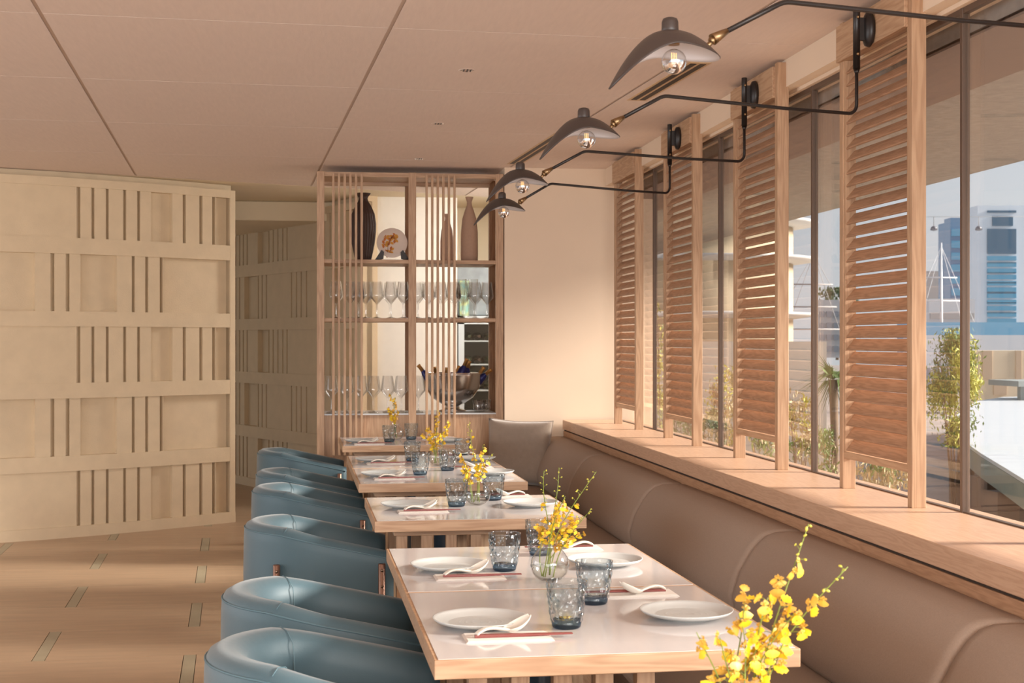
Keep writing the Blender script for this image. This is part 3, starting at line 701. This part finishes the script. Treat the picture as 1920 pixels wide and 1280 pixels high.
# ---- vases and orchids
petal_mesh = None
def blossom_mesh(seed, ma, mb):
    random.seed(seed); b = MB()
    def petal(a, L, w_, tilt, mi, two=False):
        T = Matrix.Rotation(a, 4, 'Z') @ Matrix.Rotation(tilt, 4, 'Y')
        pts = [(0, 0, 0), (L*.35, w_*.6, .001), (L*.75, w_, .002), (L, w_*.35, -.001), (L*.9, 0, .003), (L, -w_*.35, -.001), (L*.75, -w_, .002), (L*.35, -w_*.6, .001)]
        b.add(pts, [(0, 1, 2, 4), (2, 3, 4), (4, 5, 6), (0, 4, 6, 7)], mi, True, T)
    petal(R(-90)-.45, .019, .010, .15, 0); petal(R(-90)+.45, .019, .010, .15, 0)      # frilly lip
    petal(R(90), .010, .003, -.3, 1); petal(R(25), .010, .003, -.2, 1); petal(R(155), .010, .003, -.2, 1)
    petal(R(60), .009, .0022, -.5, 1); petal(R(120), .009, .0022, -.5, 1)
    b.sphere((0, 0, .002), .0028, 5, 1)
    me = b.build('blossom', [ma, mb], recalc=False); d = me.data; bpy.data.objects.remove(me); return d
BL = [blossom_mesh(1, M['petal'], M['petal2']), blossom_mesh(2, M['petal2'], M['petal2'])]
b = MB(); b.sphere((0, 0, 0), .0042, 6, sc_=(.8, .8, 1.4)); o = b.build('bud', M['bud']); BUD = o.data; bpy.data.objects.remove(o)
def spray(base, tip, label, group, seed, nb=14, bend=.03, size=1.0, start=.34, bare=.78):
    """an orchid stem from its foot in the vase to its tip, blossoms in the middle, buds at the tip"""
    random.seed(seed); base = Vector(base); tip = Vector(tip)
    t = thing('orchid_spray', base, label, 'flower', group=group)
    D = tip-base; side = Vector((-D.y, D.x, 0)); side = (side.normalized() if side.length > .001 else Vector((1, 0, 0)))
    out = Vector((D.x, D.y, 0))
    P = lambda u: D*u + Vector((0, 0, 1))*bend*math.sin(math.pi*u)*1.2 + side*bend*.5*math.sin(2*math.pi*u) - out*.12*math.sin(math.pi*u)
    pts = [P(i/12) for i in range(13)]
    b = MB(); b.tube(pts, [.0017-.0009*i/12 for i in range(13)], 6)
    heads = []
    for k in range(nb):
        u = start+(1-start)*(k+.5*random.random())/nb; p = P(min(u, 1)); a = random.uniform(0, 2*math.pi)
        L = random.uniform(.010, .024)*(1.2-u*.7)*size
        q_ = p+Vector((math.cos(a)*L, math.sin(a)*L, random.uniform(-.2, 1)*L)); b.tube([p, (p+q_)/2+Vector((0, 0, .002)), q_], .0006, 4); heads.append((u, q_, a))
    b.build('stem', M['stem'], t)
    for u, q_, a in heads:
        isb = u > bare
        o = bpy.data.objects.new('bud' if isb else 'blossom', BUD if isb else BL[0 if random.random() < .72 else 1]); col.objects.link(o); o.parent = t
        o.location = q_; s = size*(random.uniform(.75, 1.2) if not isb else random.uniform(.6, 1.1)); s *= .76; o.scale = (s, s, s)
        # lips face roughly outwards and hang down
        o.rotation_euler = (R(90+random.uniform(-35, 35)), R(random.uniform(-25, 25)), random.uniform(-1.3, 1.3)) if random.random() < .75 else (random.uniform(0, 6), random.uniform(0, 6), random.uniform(0, 6))
SPL = ['tall budded orchid spray at left, on %s', 'second tallest yellow orchid spray on %s', 'orchid spray leaning out to the right on %s', 'low right-hand orchid spray on %s', 'short central yellow orchid spray on %s', 'short dense orchid spray right of centre on %s', 'short left-hand yellow orchid spray on %s', 'mid-height upright yellow orchid spray on %s', 'lowest right-hand yellow orchid spray on %s']
def bouquet(px, py, tips, nm, seed, size=1.0, nb=14):
    V = onz(px, py, TH); V.z = TH
    place('vase', V, 0, 'round clear glass bowl vase of orchids on '+nm, 'bowl vases')
    for i, (tx, ty, nbk, st, ba) in enumerate(tips):
        tip = ony(tx, ty, V.y+random.Random(seed*7+i).uniform(-.05, .05))
        a = random.Random(seed+i).uniform(0, 6.28); foot = V+Vector((.022*math.cos(a), .02*math.sin(a), .012))
        spray(foot, tip, SPL[i] % nm, 'orchid sprays on '+nm, seed*31+i, nbk, .012, size, st, ba)
bouquet(1031, 1088, [(1020, 882, 16, .45, .62), (1048, 876, 14, .4, .6), (1118, 884, 22, .35, .66), (1108, 955, 20, .4, .78), (1050, 960, 22, .42, 1.1), (1075, 975, 22, .42, 1.1), (1012, 985, 16, .5, 1.1), (1060, 930, 20, .42, .9), (1095, 1000, 14, .45, 1.1)], 'the second table from the front', 3, .82)
bouquet(895, 946, [(880, 790, 16, .45, .75), (862, 855, 18, .4, 1.1), (905, 835, 18, .42, .9), (925, 850, 12, .42, .8), (900, 870, 16, .45, 1.1), (870, 880, 16, .45, 1.1)], 'the third table from the front', 4, .85)
bouquet(822, 872, [(820, 768, 18, .4, .95), (842, 790, 16, .4, 1.1), (800, 800, 16, .42, 1.1), (792, 815, 10, .42, 1.1), (830, 810, 18, .4, 1.1), (808, 825, 14, .4, 1.1)], 'the fifth table from the front', 5, .9)
bouquet(742, 824, [(732, 738, 16, .4, 1.1), (742, 745, 14, .4, .95), (728, 765, 14, .45, 1.1), (748, 770, 12, .45, 1.1)], 'the farthest table by the display shelf', 6, 1.0)
V0 = Vector((.685, 2.27, TH))
place('vase', V0, 0, 'round glass vase at the very bottom edge of the photo', 'bowl vases')
FGL = ['tallest yellow orchid spray at the bottom edge, its green tip overlapping the banquette', 'foreground yellow orchid spray reaching farthest to the right', 'foreground orchid spray with one amber blossom at its upright tip, left of the tallest', 'leftmost foreground orchid spray with a single amber bloom', 'second foreground orchid spray from the left, low over the table edge', 'third foreground orchid spray from the left, thin and upright', 'low foreground orchid spray at the right, curving over the oak table edge', 'foreground orchid spray with dense bloom just left of the tallest', 'foreground orchid spray with dense bloom below the tallest', 'lowest central foreground orchid spray at the bottom edge']
for i, (tx, ty, nbk, st, ba) in enumerate([(1516, 982, 24, .32, .8), (1590, 1062, 22, .3, .78), (1395, 1100, 9, .45, 1.1), (1306, 1185, 7, .4, 1.1), (1350, 1195, 8, .4, 1.1), (1385, 1150, 8, .42, 1.1), (1470, 1205, 12, .35, 1.1), (1440, 1120, 16, .35, 1.1), (1490, 1150, 14, .35, 1.1), (1420, 1215, 14, .35, 1.1)]):
    spray(V0+Vector((.02*math.cos(i), .02*math.sin(i), .012)), ony(tx, ty, 2.27+random.Random(i).uniform(-.04, .04)), FGL[i], 'foreground orchid sprays', 90+i, nbk, .01, 1.05, st, ba)

# ================================================================== CHAIRS
def make_chair():
    t = thing('tub_chair', (0, 0, 0), '', 'armchair')
    hw = .29      # half width to the outer face
    n = 26
    def station(s_):  # s_ from 0 (near arm front) to 1 (far arm front): plan centreline point, outward normal
        La = .26; ra = hw-.045; Lr = math.pi*ra; tot = 2*La+Lr; d = s_*tot
        if d < La: return Vector((La-d, -ra, 0)), Vector((0, -1, 0)), (La-d)/La
        if d > La+Lr: k = d-La-Lr; return Vector((k, ra, 0)), Vector((0, 1, 0)), k/La
        a = (d-La)/ra; return Vector((-ra*math.sin(a)*1.06, -ra*math.cos(a), 0)), Vector((-math.sin(a), -math.cos(a), 0)), 0
    rings = []; pip = []; sh = Vector((.02, 0, 0))
    N = 44
    for i in range(N+1):
        c, nn, fr_ = station(i/N); back = max(0, -c.x)/(hw-.045)
        xf = c.x; topz = .700-.085*max(0, min(1, (xf+.15)/.40))**1.1+.012*back
        th = .040+.022*back**1.5             # half thickness
        endf = 1 if 0 < i < N else .82
        o_ = c+nn*.045; 
        pts = []
        prof = [(-th*1.0-.0, .34), (-th*1.05, .50), (-th*.98, topz-.065), (-th*.80, topz-.025), (-th*.35, topz-.004), (.012, topz), (.034, topz-.012), (.043, topz-.03), (.045, topz-.06), (.047, .50), (.043, .36), (.030, .335)]
        for off, z in prof:
            off2 = off if off > 0 else off-(.012+.03*back)*(0 if z < .4 else 1)*(topz-z)*-0.0
            p = c+nn*(off2*endf)+sh; pts.append((p.x, p.y, z if endf == 1 else z-.004*(1 if z > .6 else 0)))
        rings.append(pts)
        pp = c+nn*.0425+sh; pip.append((pp.x, pp.y, topz-.026))
    b = MB(); b.loft(rings, cap=True)
    # rounded arm fronts
    b.build('backrest', M['velvet'], t)
    b = MB(); b.tube(pip, .0028, 6)
    b.build('piping', M['piping'], t)
    b = MB()
    for sgn in (-1, 1):
        c, nn, _ = station(.5+sgn*.20); c = c+sh; back = .75
        pts = [c+nn*(-.060)+Vector((0, 0, .47)), c+nn*(-.0605)+Vector((0, 0, .60)), c+nn*(-.050)+Vector((0, 0, .675)), c+nn*(-.02)+Vector((0, 0, .700)), c+nn*(.012)+Vector((0, 0, .7055)), c+nn*(.036)+Vector((0, 0, .692))]
        b = MB(); b.tube(pts, .0013, 5); b.build('seam', M['piping'], t)
    # seat
    pts = [(.30, -.225)]+[(.30-.0, .225)]; outl = []
    for k in range(17): a = R(90+180*k/16); outl.append((.0+.225*math.cos(a), .225*math.sin(a)))
    outl = [(.265, -.235), (.265, .235)]+outl
    b = MB(); b.prism(outl, .335, .455); b.build('seat', M['velvet'], t, bevel=.02, segs=3)
    for sx_, sy in ((-.155, -1), (.235, -1), (-.155, 1), (.235, 1)):
        yy = sy*(.292 if sx_ > 0 else .263)
        b = MB(); b.tube([(sx_, yy*.98, 0), (sx_, yy, .02), (sx_, yy, .572), (sx_, yy, .575)], [.011, .0135, .0135, .011], 16); lg = b.build('leg', M['bronze'], t)
        b = MB()
        for z in (.55, .49): b = MB(); b.lathe([(.006, 0), (.006, .002), (.004, .0035), (.0001, .0037)], 12, T=Matrix.Translation((sx_, yy+sy*.0125, z)) @ Matrix.Rotation(R(-90*sy), 4, 'X')); b.build('screw', M['screw'], lg)
    return t
chair = make_chair()
CH = [(.015, 3.33), (-.000, 4.10), (-.02, 5.64), (-.055, 6.95), (-.075, 7.80), (-.135, 9.30)]
cl = ['nearest blue-grey leather tub chair, cut by the bottom edge of the photo', 'second-nearest blue-grey leather tub chair, at the joined front tables', 'third blue-grey leather tub chair, its bronze legs showing, at the single table',
      'fourth blue-grey leather tub chair from the front', 'fifth blue-grey leather tub chair from the front', 'farthest blue-grey leather tub chair, nearest to the display shelf']
for i, ((x, y), l) in enumerate(zip(CH, cl)):
    o = chair if i == 0 else copy_tree(chair); o.location = (x, y, 0); o.rotation_euler = (0, 0, R(1.0)); o['label'] = l; o['group'] = 'blue-grey tub chairs along the tables'

# ================================================================== BANQUETTE
bq = thing('banquette', (1.42, 0, 0), 'long taupe upholstered banquette running below the window ledge', 'banquette bench')
segY = [-.1, 1.56, 3.20, 4.83, 6.50, 8.18, 9.83]
prof = [(.03, .42), (.004, .46), (-.006, .52), (.018, .60), (.055, .665), (.085, .705), (.115, .730), (.150, .742), (.200, .744), (.250, .742), (.250, .42)]
for i in range(len(segY)-1):
    y0, y1 = segY[i], segY[i+1]; rings = []
    for y, ins in ((y0+.002, .040), (y0+.006, .014), (y0+.016, .003), (y0+.05, 0), ((y0+y1)/2-.3, -.004), ((y0+y1)/2, -.006), ((y0+y1)/2+.3, -.004), (y1-.05, 0), (y1-.016, .003), (y1-.006, .014), (y1-.002, .040)):
        rings.append([(x+ins*(1 if x < .2 else 0), y, z-ins*(1 if z > .68 else 0)*.7) for x, z in prof])
    b = MB(); b.loft(rings); b.build('backrest', M['fabric'], bq)
    b = MB(); b.box(-.57, .035, y0+.002, y1-.002, .36, .44); b.build('seat', M['seatfab'], bq, bevel=.025, segs=4)
b = MB(); b.box(-.52, .24, -.1, 9.83, 0.08, .36); b.box(-.47, .24, -.1, 9.83, 0, .08); b.build('plinth', M['oak_y'], bq)
# cushion
n = 26; sz = .222
ct = thing('scatter_cushion', (1.29, 9.45, .440), 'square greige velvet cushion propped in the far corner of the banquette', 'cushion', R(-18))
b = MB(); vs = []; fs = []
for side in (1, -1):
    for i in range(n+1):
        for j in range(n+1):
            u, v = -1+2*i/n, -1+2*j/n; e_ = max(0, (1-u**4))*max(0, (1-v**4)); th = .085*e_**.45
            pin = 1-.07*((1-u*u)*abs(v)**3) ; pin2 = 1-.07*((1-v*v)*abs(u)**3)
            vs.append((u*sz*pin2, -side*th, v*sz*pin+sz))
k = (n+1)**2
for s in (0, 1):
    for i in range(n):
        for j in range(n):
            a = s*k+i*(n+1)+j; q_ = (a, a+1, a+n+2, a+n+1); fs.append(q_ if s == 0 else q_[::-1])
T = Matrix.Rotation(R(-10), 4, 'X') @ Matrix.Rotation(R(2), 4, 'Y')
b.add(vs, fs, 0, True, T); b.build('cushion_body', M['cush'], ct)
b = MB(); edge = []
for u, v in [(-1+2*i/12, -1) for i in range(12)]+[(1, -1+2*i/12) for i in range(12)]+[(1-2*i/12, 1) for i in range(12)]+[(-1, 1-2*i/12) for i in range(12)]:
    pin = 1-.07*((1-u*u)*abs(v)**3); pin2 = 1-.07*((1-v*v)*abs(u)**3); edge.append((u*sz*pin2, 0, v*sz*pin+sz))
b.tube(edge, .004, 6, T=T, closed=True); b.build('piping', M['cush'], ct)

# ================================================================== OUTSIDE
random.seed(11)
GZ = -.75
paving = mottle(mat('brick_paving', srgb(158, 146, 138), .8), 1.5, .25, stretch=(1, 1, 1))
b = MB(); b.box(2.13, 60, -20, 120, GZ-.3, GZ); struct(b.build('trim_7', paving))
# grass bed
leafm = [mat('leaf_green', srgb(110, 132, 66), .6), mat('leaf_lime', srgb(188, 184, 82), .6), mat('leaf_dark', srgb(72, 92, 52), .6), mat('leaf_dry', srgb(176, 158, 120), .7)]
barkm = mat('bark', srgb(128, 104, 84), .9)
def leaves(b, c, rad, n, size, mi=0, seed=0, droop=0):
    rnd = random.Random(seed); K = 14; cl = []
    for _ in range(K):
        a = rnd.uniform(0, 6.28); u = rnd.uniform(-1, 1); q_ = math.sqrt(max(0, 1-u*u))*rnd.uniform(.35, .85)
        cl.append((Vector((math.cos(a)*q_, math.sin(a)*q_, u*.85)), rnd.uniform(.22, .48)))
    for _ in range(n):
        cc, cr = cl[rnd.randrange(K)]
        p = Vector((rnd.gauss(0, .5), rnd.gauss(0, .5), rnd.gauss(0, .5)))*cr+cc
        p.z = max(-1, min(1.05, p.z))
        p = Vector((p.x*rad[0], p.y*rad[1], p.z*rad[2]))+Vector(c); s = size*rnd.uniform(.5, 1.2)
        T = Matrix.Translation(p) @ Euler((rnd.uniform(0, 6), rnd.uniform(0, 6), rnd.uniform(0, 6))).to_matrix().to_4x4()
        b.add([(-s, 0, 0), (0, -s*.3, 0), (s, 0, .1*s), (0, s*.3, 0)], [(0, 1, 2, 3)], mi, False, T)
def shrub(px, d, py_top, py_bot, wpx, mats, label, n=700, size=.05, name='garden_shrub', seed=0):
    r = ray(px, 638); base = r*d; sc_ = d/F
    zt = H+(HY-py_top)*sc_; zb = max(GZ, H+(HY-py_bot)*sc_)
    t = thing(name, (base.x, base.y, GZ), label, 'shrub', group='garden shrubs outside the windows')
    hh = zt-GZ; zb -= GZ
    b = MB(); rnd = random.Random(seed+50)
    for k in range(7): a = rnd.uniform(0, 6.28); b.tube([(0, 0, 0), (.15*math.cos(a)*wpx*sc_, .15*math.sin(a)*wpx*sc_, hh*.5), (.35*math.cos(a)*wpx*sc_, .35*math.sin(a)*wpx*sc_, hh*.9)], [.012, .008, .003], 5)
    b.build('branches', barkm, t)
    b = MB(); leaves(b, (0, 0, (hh+zb)/2), (wpx*sc_/2, wpx*sc_/2, (hh-zb)/2), n, size, 0, seed); leaves(b, (0, 0, (hh+zb)/2), (wpx*sc_/2, wpx*sc_/2, (hh-zb)/2), n//3, size, 1, seed+1)
    b.build('foliage', mats, t, recalc=False)
shrub(1788, 17, 622, 835, 100, [leafm[1], leafm[0]], 'tall yellow-green feathery shrub outside, left of the round deck', 6500, .034, 'feathery_tree', 1)
for i, (px, d, a, c, w_, ms, n) in enumerate(((1650, 9.5, 842, 960, 120, [leafm[3], leafm[0]], 500), (1540, 12, 800, 905, 70, [leafm[0], leafm[3]], 500), (1500, 14, 735, 860, 60, [leafm[3], leafm[1]], 500),
        (1360, 14, 690, 850, 70, [leafm[3], leafm[1]], 700), (1340, 12.5, 770, 850, 60, [leafm[2], leafm[3]], 350), (1240, 16, 560, 800, 70, [leafm[1], leafm[0]], 900), (1440, 12, 790, 880, 90, [leafm[0], leafm[3]], 400), (1280, 14, 730, 830, 60, [leafm[0], leafm[3]], 350))):
    shrub(px, d, a, c, w_, ms, ['low dry-leaved shrub behind the bottom of the rightmost shutter', 'green shrub at the foot of the palm outside', 'pale dry shrub outside, left of the palm', 'tall pale shrub outside between the second and third shutters', 'dark low shrub outside below the pale one', 'tall lime-coloured shrub outside between the two farthest shutters', 'low green shrub seen under the second shutter', 'low green shrub seen under the third shutter'][i], n, .035, seed=20+i)
# palm
r = ray(1562, 638)*15
t = thing('palm_tree', (r.x, r.y, GZ), 'small palm with fan fronds outside, between the first and second shutters', 'palm tree')
b = MB(); b.tube([(0, 0, 0), (.03, 0, .8), (.0, 0, 1.75)], [.05, .04, .05], 8); b.build('trunk', barkm, t)
b = MB(); rnd = random.Random(4)
for k in range(22):
    a = rnd.uniform(0, 6.28); e_ = rnd.uniform(-.3, 1.2); L = rnd.uniform(.4, .62); d = Vector((math.cos(a)*math.cos(e_), math.sin(a)*math.cos(e_), math.sin(e_)))
    sd = Vector((-math.sin(a), math.cos(a), 0)); c0 = Vector((0, 0, 1.75))
    for j in range(9):
        f = (j-4)/4; q1 = c0+d*L*.3; q2 = c0+d*L+sd*f*.25-Vector((0, 0, .12+.2*abs(f)))
        b.add([tuple(c0), tuple(q1+sd*(f*.05-.008)), tuple(q2), tuple(q1+sd*(f*.05+.008))], [(0, 1, 2, 3)], 0)
b.build('fronds', [leafm[0]], t, recalc=False)
# round timber deck
def PD(px, py, z): return onz(px, py, z)
DZ = .12
t = thing('round_deck', (0, 0, DZ), 'raised round grey timber deck outside at the right edge', 'deck')
edge = [PD(*p, DZ) for p in ((1960, 742), (1880, 744), (1830, 752), (1795, 775), (1785, 800), (1800, 822), (1840, 850), (1890, 880), (1930, 905))]
edge += [edge[-1]+Vector((3, -2.5, 0)), edge[-1]+Vector((14, 0, 0)), edge[0]+Vector((14, 0, 0))]
from mathutils.geometry import interpolate_bezier
b = MB(); pts = [(p.x, p.y) for p in edge]; b.prism(pts, -.04, 0); b.prism([(x*1.0, y) for x, y in pts], -.28, -.045, mi=1)
b.build('deck_boards', [mottle(mat('grey_deck', srgb(196, 198, 200), .5), 3, .1, stretch=(.3, 6, 1)), mat('deck_fascia', srgb(136, 140, 130), .7)], t)
for (px, py) in ((1836, 870), (1880, 900), (1900, 905), (1925, 930)):
    p = PD(px, py, DZ-.28); b = MB(); b.box(p.x-.12, p.x+.12, p.y-.12+.5, p.y+.12+.5, GZ-DZ, -.28); b.build('deck_post', mat('deck_post', srgb(110, 92, 82), .8), t)
p = PD(1905, 748, DZ); t = thing('deck_bench', (p.x, p.y, DZ), 'low grey bench platform on the round deck', 'bench')
b = MB(); b.box(-.35, 3, -.8, .6, .30, .42); b.build('bench_top', mat('bench_grey', srgb(150, 154, 150), .6), t)
b = MB(); b.box(-.2, -.05, -.6, -.45, 0, .3); b.box(.5, .65, -.6, -.45, 0, .3); b.build('leg', bpy.data.materials['bench_grey'], t)
# quay wall and railing
def panel_box(name, px0, px1, y0, y1, d, dep, mats, label, cat, grid=None, group=None):
    """a building block standing at plan distance d, spanning the sight lines px0..px1"""
    a = ray(px0, 638)*d; c = ray(px1, 638)*d; z1 = H+(HY-y0)*d/F; z0 = H+(HY-y1)*d/F
    t = thing(name, (a.x, a.y, min(z0, GZ)), label, cat, group=group)
    z0 = t.location.z; w_ = (c-a).length; t.rotation_euler.z = math.atan2((c-a).y, (c-a).x)
    b = MB(); b.box(0, w_, 0, dep, 0, z1-z0); b.build('wall', mats[0], t)
    if grid:
        for (fx0, fx1, fz0, fz1, mi, nm) in grid:
            b = MB(); b.box(w_*fx0, w_*fx1, -.001*d, 0, (z1-z0)*fz0, (z1-z0)*fz1); b.build(nm, mats[mi], t)
    return t, w_, z1-z0
M['beige'] = mottle(mat('beige_stone', srgb(222, 204, 178), .8), .5, .1)
M['tan'] = mat('tan_panel', srgb(196, 172, 148), .8)
M['bwhite'] = mottle(mat('white_cladding', srgb(226, 230, 236), .6), .2, .05)
M['bglass'] = mat('blue_glass', srgb(96, 160, 190), .25)
M['bglass2'] = mat('slate_glass', srgb(110, 146, 176), .25)
M['bdark'] = mat('dark_band', srgb(76, 110, 134), .3)
M['greyb'] = mat('grey_block', srgb(168, 164, 162), .7)
panel_box('quay_wall', 1818, 1990, 657, 728, 42, 1, [M['beige'], M['tan']], 'low beige panelled quay wall beyond the round deck', 'wall', [(.14, .24, .55, 1, 1, 'wall_panel'), (.5, .56, .55, 1, 1, 'wall_panel'), (.26, .4, .3, .55, 1, 'wall_panel')])
t, w_, h_ = panel_box('ferry_terminal', 1730, 1990, 628, 655, 60, 3, [mat('terminal_white', srgb(214, 218, 224), .5), mat('terminal_win', srgb(130, 142, 156), .4)], 'long low white waterfront building behind the quay', 'building',
    [(.02+.06*k, .05+.06*k, .12+.0, .42, 1, 'window') for k in range(16)])
panel_box('blue_roof', 1730, 1990, 604, 613, 90, 6, [mat('roof_blue', srgb(120, 180, 214), .5)], 'thin light blue roof strip below the towers', 'roof')
# towers
g = []
for k in range(15): g.append((.17, .69, .03+.0425*k, .03+.0425*k+.030, 1, 'window_band')); 
for k in range(9): g.append((.17, .69, .062+.0425*k*1.6, .069+.0425*k*1.6, 2, 'spandrel'))
g += [(.17, .69, .67, .84, 2, 'recess'), (.26, .63, .86, .925, 2, 'window'), (.17, .69, .95, .965, 2, 'window_band')]
panel_box('office_tower', 1833, 1937, 385, 615, 260, 6, [M['bwhite'], M['bglass'], M['bdark']], 'pale tower with a blue glass front, rightmost on the skyline', 'building', g)
g = [(0.02, .98, .05+.09*k, .05+.09*k+.055, 1, 'window_band') for k in range(10)]
panel_box('glass_block', 1782, 1833, 408, 615, 345, 5, [M['bglass2'], M['bglass']], 'stepped blue glass office block left of the pale tower', 'building', g)
panel_box('glass_block', 1770, 1782, 418, 615, 375, 5, [M['bglass2'], M['bglass']], 'lower step of the blue glass block, beside the post', 'building', g)
panel_box('hotel_block', 1742, 1828, 560, 618, 200, 4, [mat('hotel', srgb(200, 200, 202), .6), M['greyb']], 'low grey banded building behind the masts', 'building', [(.02, .98, .15+.25*k, .25+.25*k, 1, 'window_band') for k in range(3)])
panel_box('hill_block', 1735, 1790, 508, 562, 420, 5, [M['greyb']], 'hazy brown-grey building behind the masts', 'building')
panel_box('city_block', 1535, 1600, 562, 640, 180, 4, [mat('city', srgb(176, 172, 172), .6), mat('city_win', srgb(120, 126, 136), .5)], 'grey office block seen between the first two shutters', 'building', [(.02+.2*i, .16+.2*i, .1+.2*k, .2+.2*k, 1, 'window') for i in range(5) for k in range(4)])
# hill of trees
t = thing('hill_tree', tuple(ray(1570, 638)*250), 'dark round tree crown on the skyline between the first two shutters', 'tree')
t.location.z = 6
b = MB(); leaves(b, (0, 0, 2.4), (4.2, 3, 2.2), 900, .5, 0, 3); b.build('foliage', [leafm[2]], t, recalc=False)
b = MB(); b.tube([(0, 0, -8), (0, 0, 2)], .3, 6); b.build('trunk', barkm, t)
# ship masts
M['rig'] = mat('mast_white', srgb(226, 226, 228), .5)
for px, top, d, l in ((1765, 455, 110, 'tall white ship mast with rigging outside at right'), (1525, 470, 90, 'dark slender mast with rigging outside, between the first two shutters')):
    p = ray(px, 638)*d; zt = H+(HY-top)*d/F; t = thing('ship_mast', (p.x, p.y, 0), l, 'mast')
    b = MB(); b.tube([(0, 0, 0), (0, 0, zt)], [.16, .06], 6); b.build('pole', M['rig'] if px > 1600 else M['greyb'], t)
    b = MB()
    for f in (.3, .5, .7): b.tube([(-2.2*(1-f*.6), 0, zt*f), (2.2*(1-f*.6), 0, zt*f)], .05, 5)
    b.build('yard', M['rig'] if px > 1600 else M['greyb'], t)
    b = MB()
    for s in (-4, -2.5, 2.5, 4): b.tube([(0, 0, zt*.97), (s, 0, 0)], .018, 4)
    b.build('rigging', M['rig'] if px > 1600 else M['greyb'], t)
# cable cars
c0 = ray(1700, 638)*200; c1 = ray(1950, 638)*200; zc0 = zc1 = H+(HY-432)*200/F+1.93
b = MB(); b.tube([(c0.x, c0.y, zc0), ((c0.x+c1.x)/2, (c0.y+c1.y)/2, zc0), (c1.x, c1.y, zc1)], .03, 5)
tag(b.build('cable', M['greyb']), 'thin cable carrying the gondolas across the sky', 'cable')
for px, l in ((1751, 'grey cable car gondola left of the window post'), (1835, 'grey cable car gondola in front of the pale tower')):
    p = ray(px, 638)*200; zz = H+(HY-432)*200/F; t = thing('gondola', (p.x, p.y, zz), l, 'cable car', group='cable cars')
    b = MB(); b.sphere((0, 0, .3), .42, 8, sc_=(1, 1, .85)); b.box(-.36, .36, -.36, .36, .02, .3); b.build('cabin', mat('gondola_grey', srgb(116, 116, 122), .5), t)
    b = MB(); b.tube([(0, 0, .6), (0, 0, 1.9)], .05, 5); b.build('hanger', M['greyb'], t)
# curved sandstone building with projecting rings, and the long wing behind the shutters
D = 36
e = ray(1530, 638)*D
def zpx(y, d): return H+(HY-y)*d/F
t = thing('rounded_building', (e.x-2.4, e.y+2.0, GZ), 'rounded sandstone building with thin white projecting floor rings', 'building')
cx0 = 0
b = MB(); b.lathe([(2.35, 0), (2.35, zpx(405, D)-GZ)], 40, cap1=True); 
b.box(-14, 0, -1.9, 3, 0, zpx(405, D)-GZ-.05); b.build('wall', mottle(mat('sandstone', srgb(196, 178, 148), .8), .9, .12, stretch=(1, 1, 2.5)), t)
for y in (412, 482, 588):
    z = zpx(y, D)-GZ; b = MB(); b.lathe([(2.4, z-.12), (2.95, z-.04), (3.0, z+.03), (2.4, z+.06)], 40); b.box(-14, 0, -2.5, 0, z-.08, z+.04); b.build('floor_ring', mat('ring_white', srgb(204, 200, 194), .6), t)
for (x0, x1, ya, yb) in ((-6.2, -4.2, 512, 575), (-10, -7.5, 512, 575), (-6.2, -4.2, 610, 640), (-10, -7.5, 610, 640), (-13.5, -11.5, 512, 575)):
    b = MB(); b.box(x0, x1, -1.96, -1.9, zpx(yb, D)-GZ, zpx(ya, D)-GZ); b.build('window', mat('teal_win', srgb(150, 176, 178), .3), t)
# garden retaining wall
a = ray(1150, 638)*22; c = ray(1580, 638)*22
t = thing('garden_wall', (a.x, a.y, GZ), 'long pale garden wall behind the shrubs outside', 'wall', math.atan2((c-a).y, (c-a).x))
b = MB(); b.box(0, (c-a).length*.93, 0, .4, 0, zpx(640, 22)-GZ); b.build('wall', mottle(mat('pale_render', srgb(214, 200, 184), .8), .6, .1), t)
# lawn strip
b = MB(); rnd = random.Random(9)
for _ in range(9000):
    px = rnd.uniform(1180, 1600); d = rnd.uniform(9, 17); p = ray(px, 638)*d; s = rnd.uniform(.03, .09)
    a = rnd.uniform(0, 6.28); b.add([(p.x-.006*math.cos(a), p.y-.006*math.sin(a), GZ), (p.x+.006*math.cos(a), p.y+.006*math.sin(a), GZ), (p.x+rnd.uniform(-.03, .03), p.y, GZ+s)], [(0, 1, 2)])
tag(b.build('lawn_grass', leafm[0], recalc=False), 'green grass of the garden bed outside the windows', 'grass', None, 'stuff')
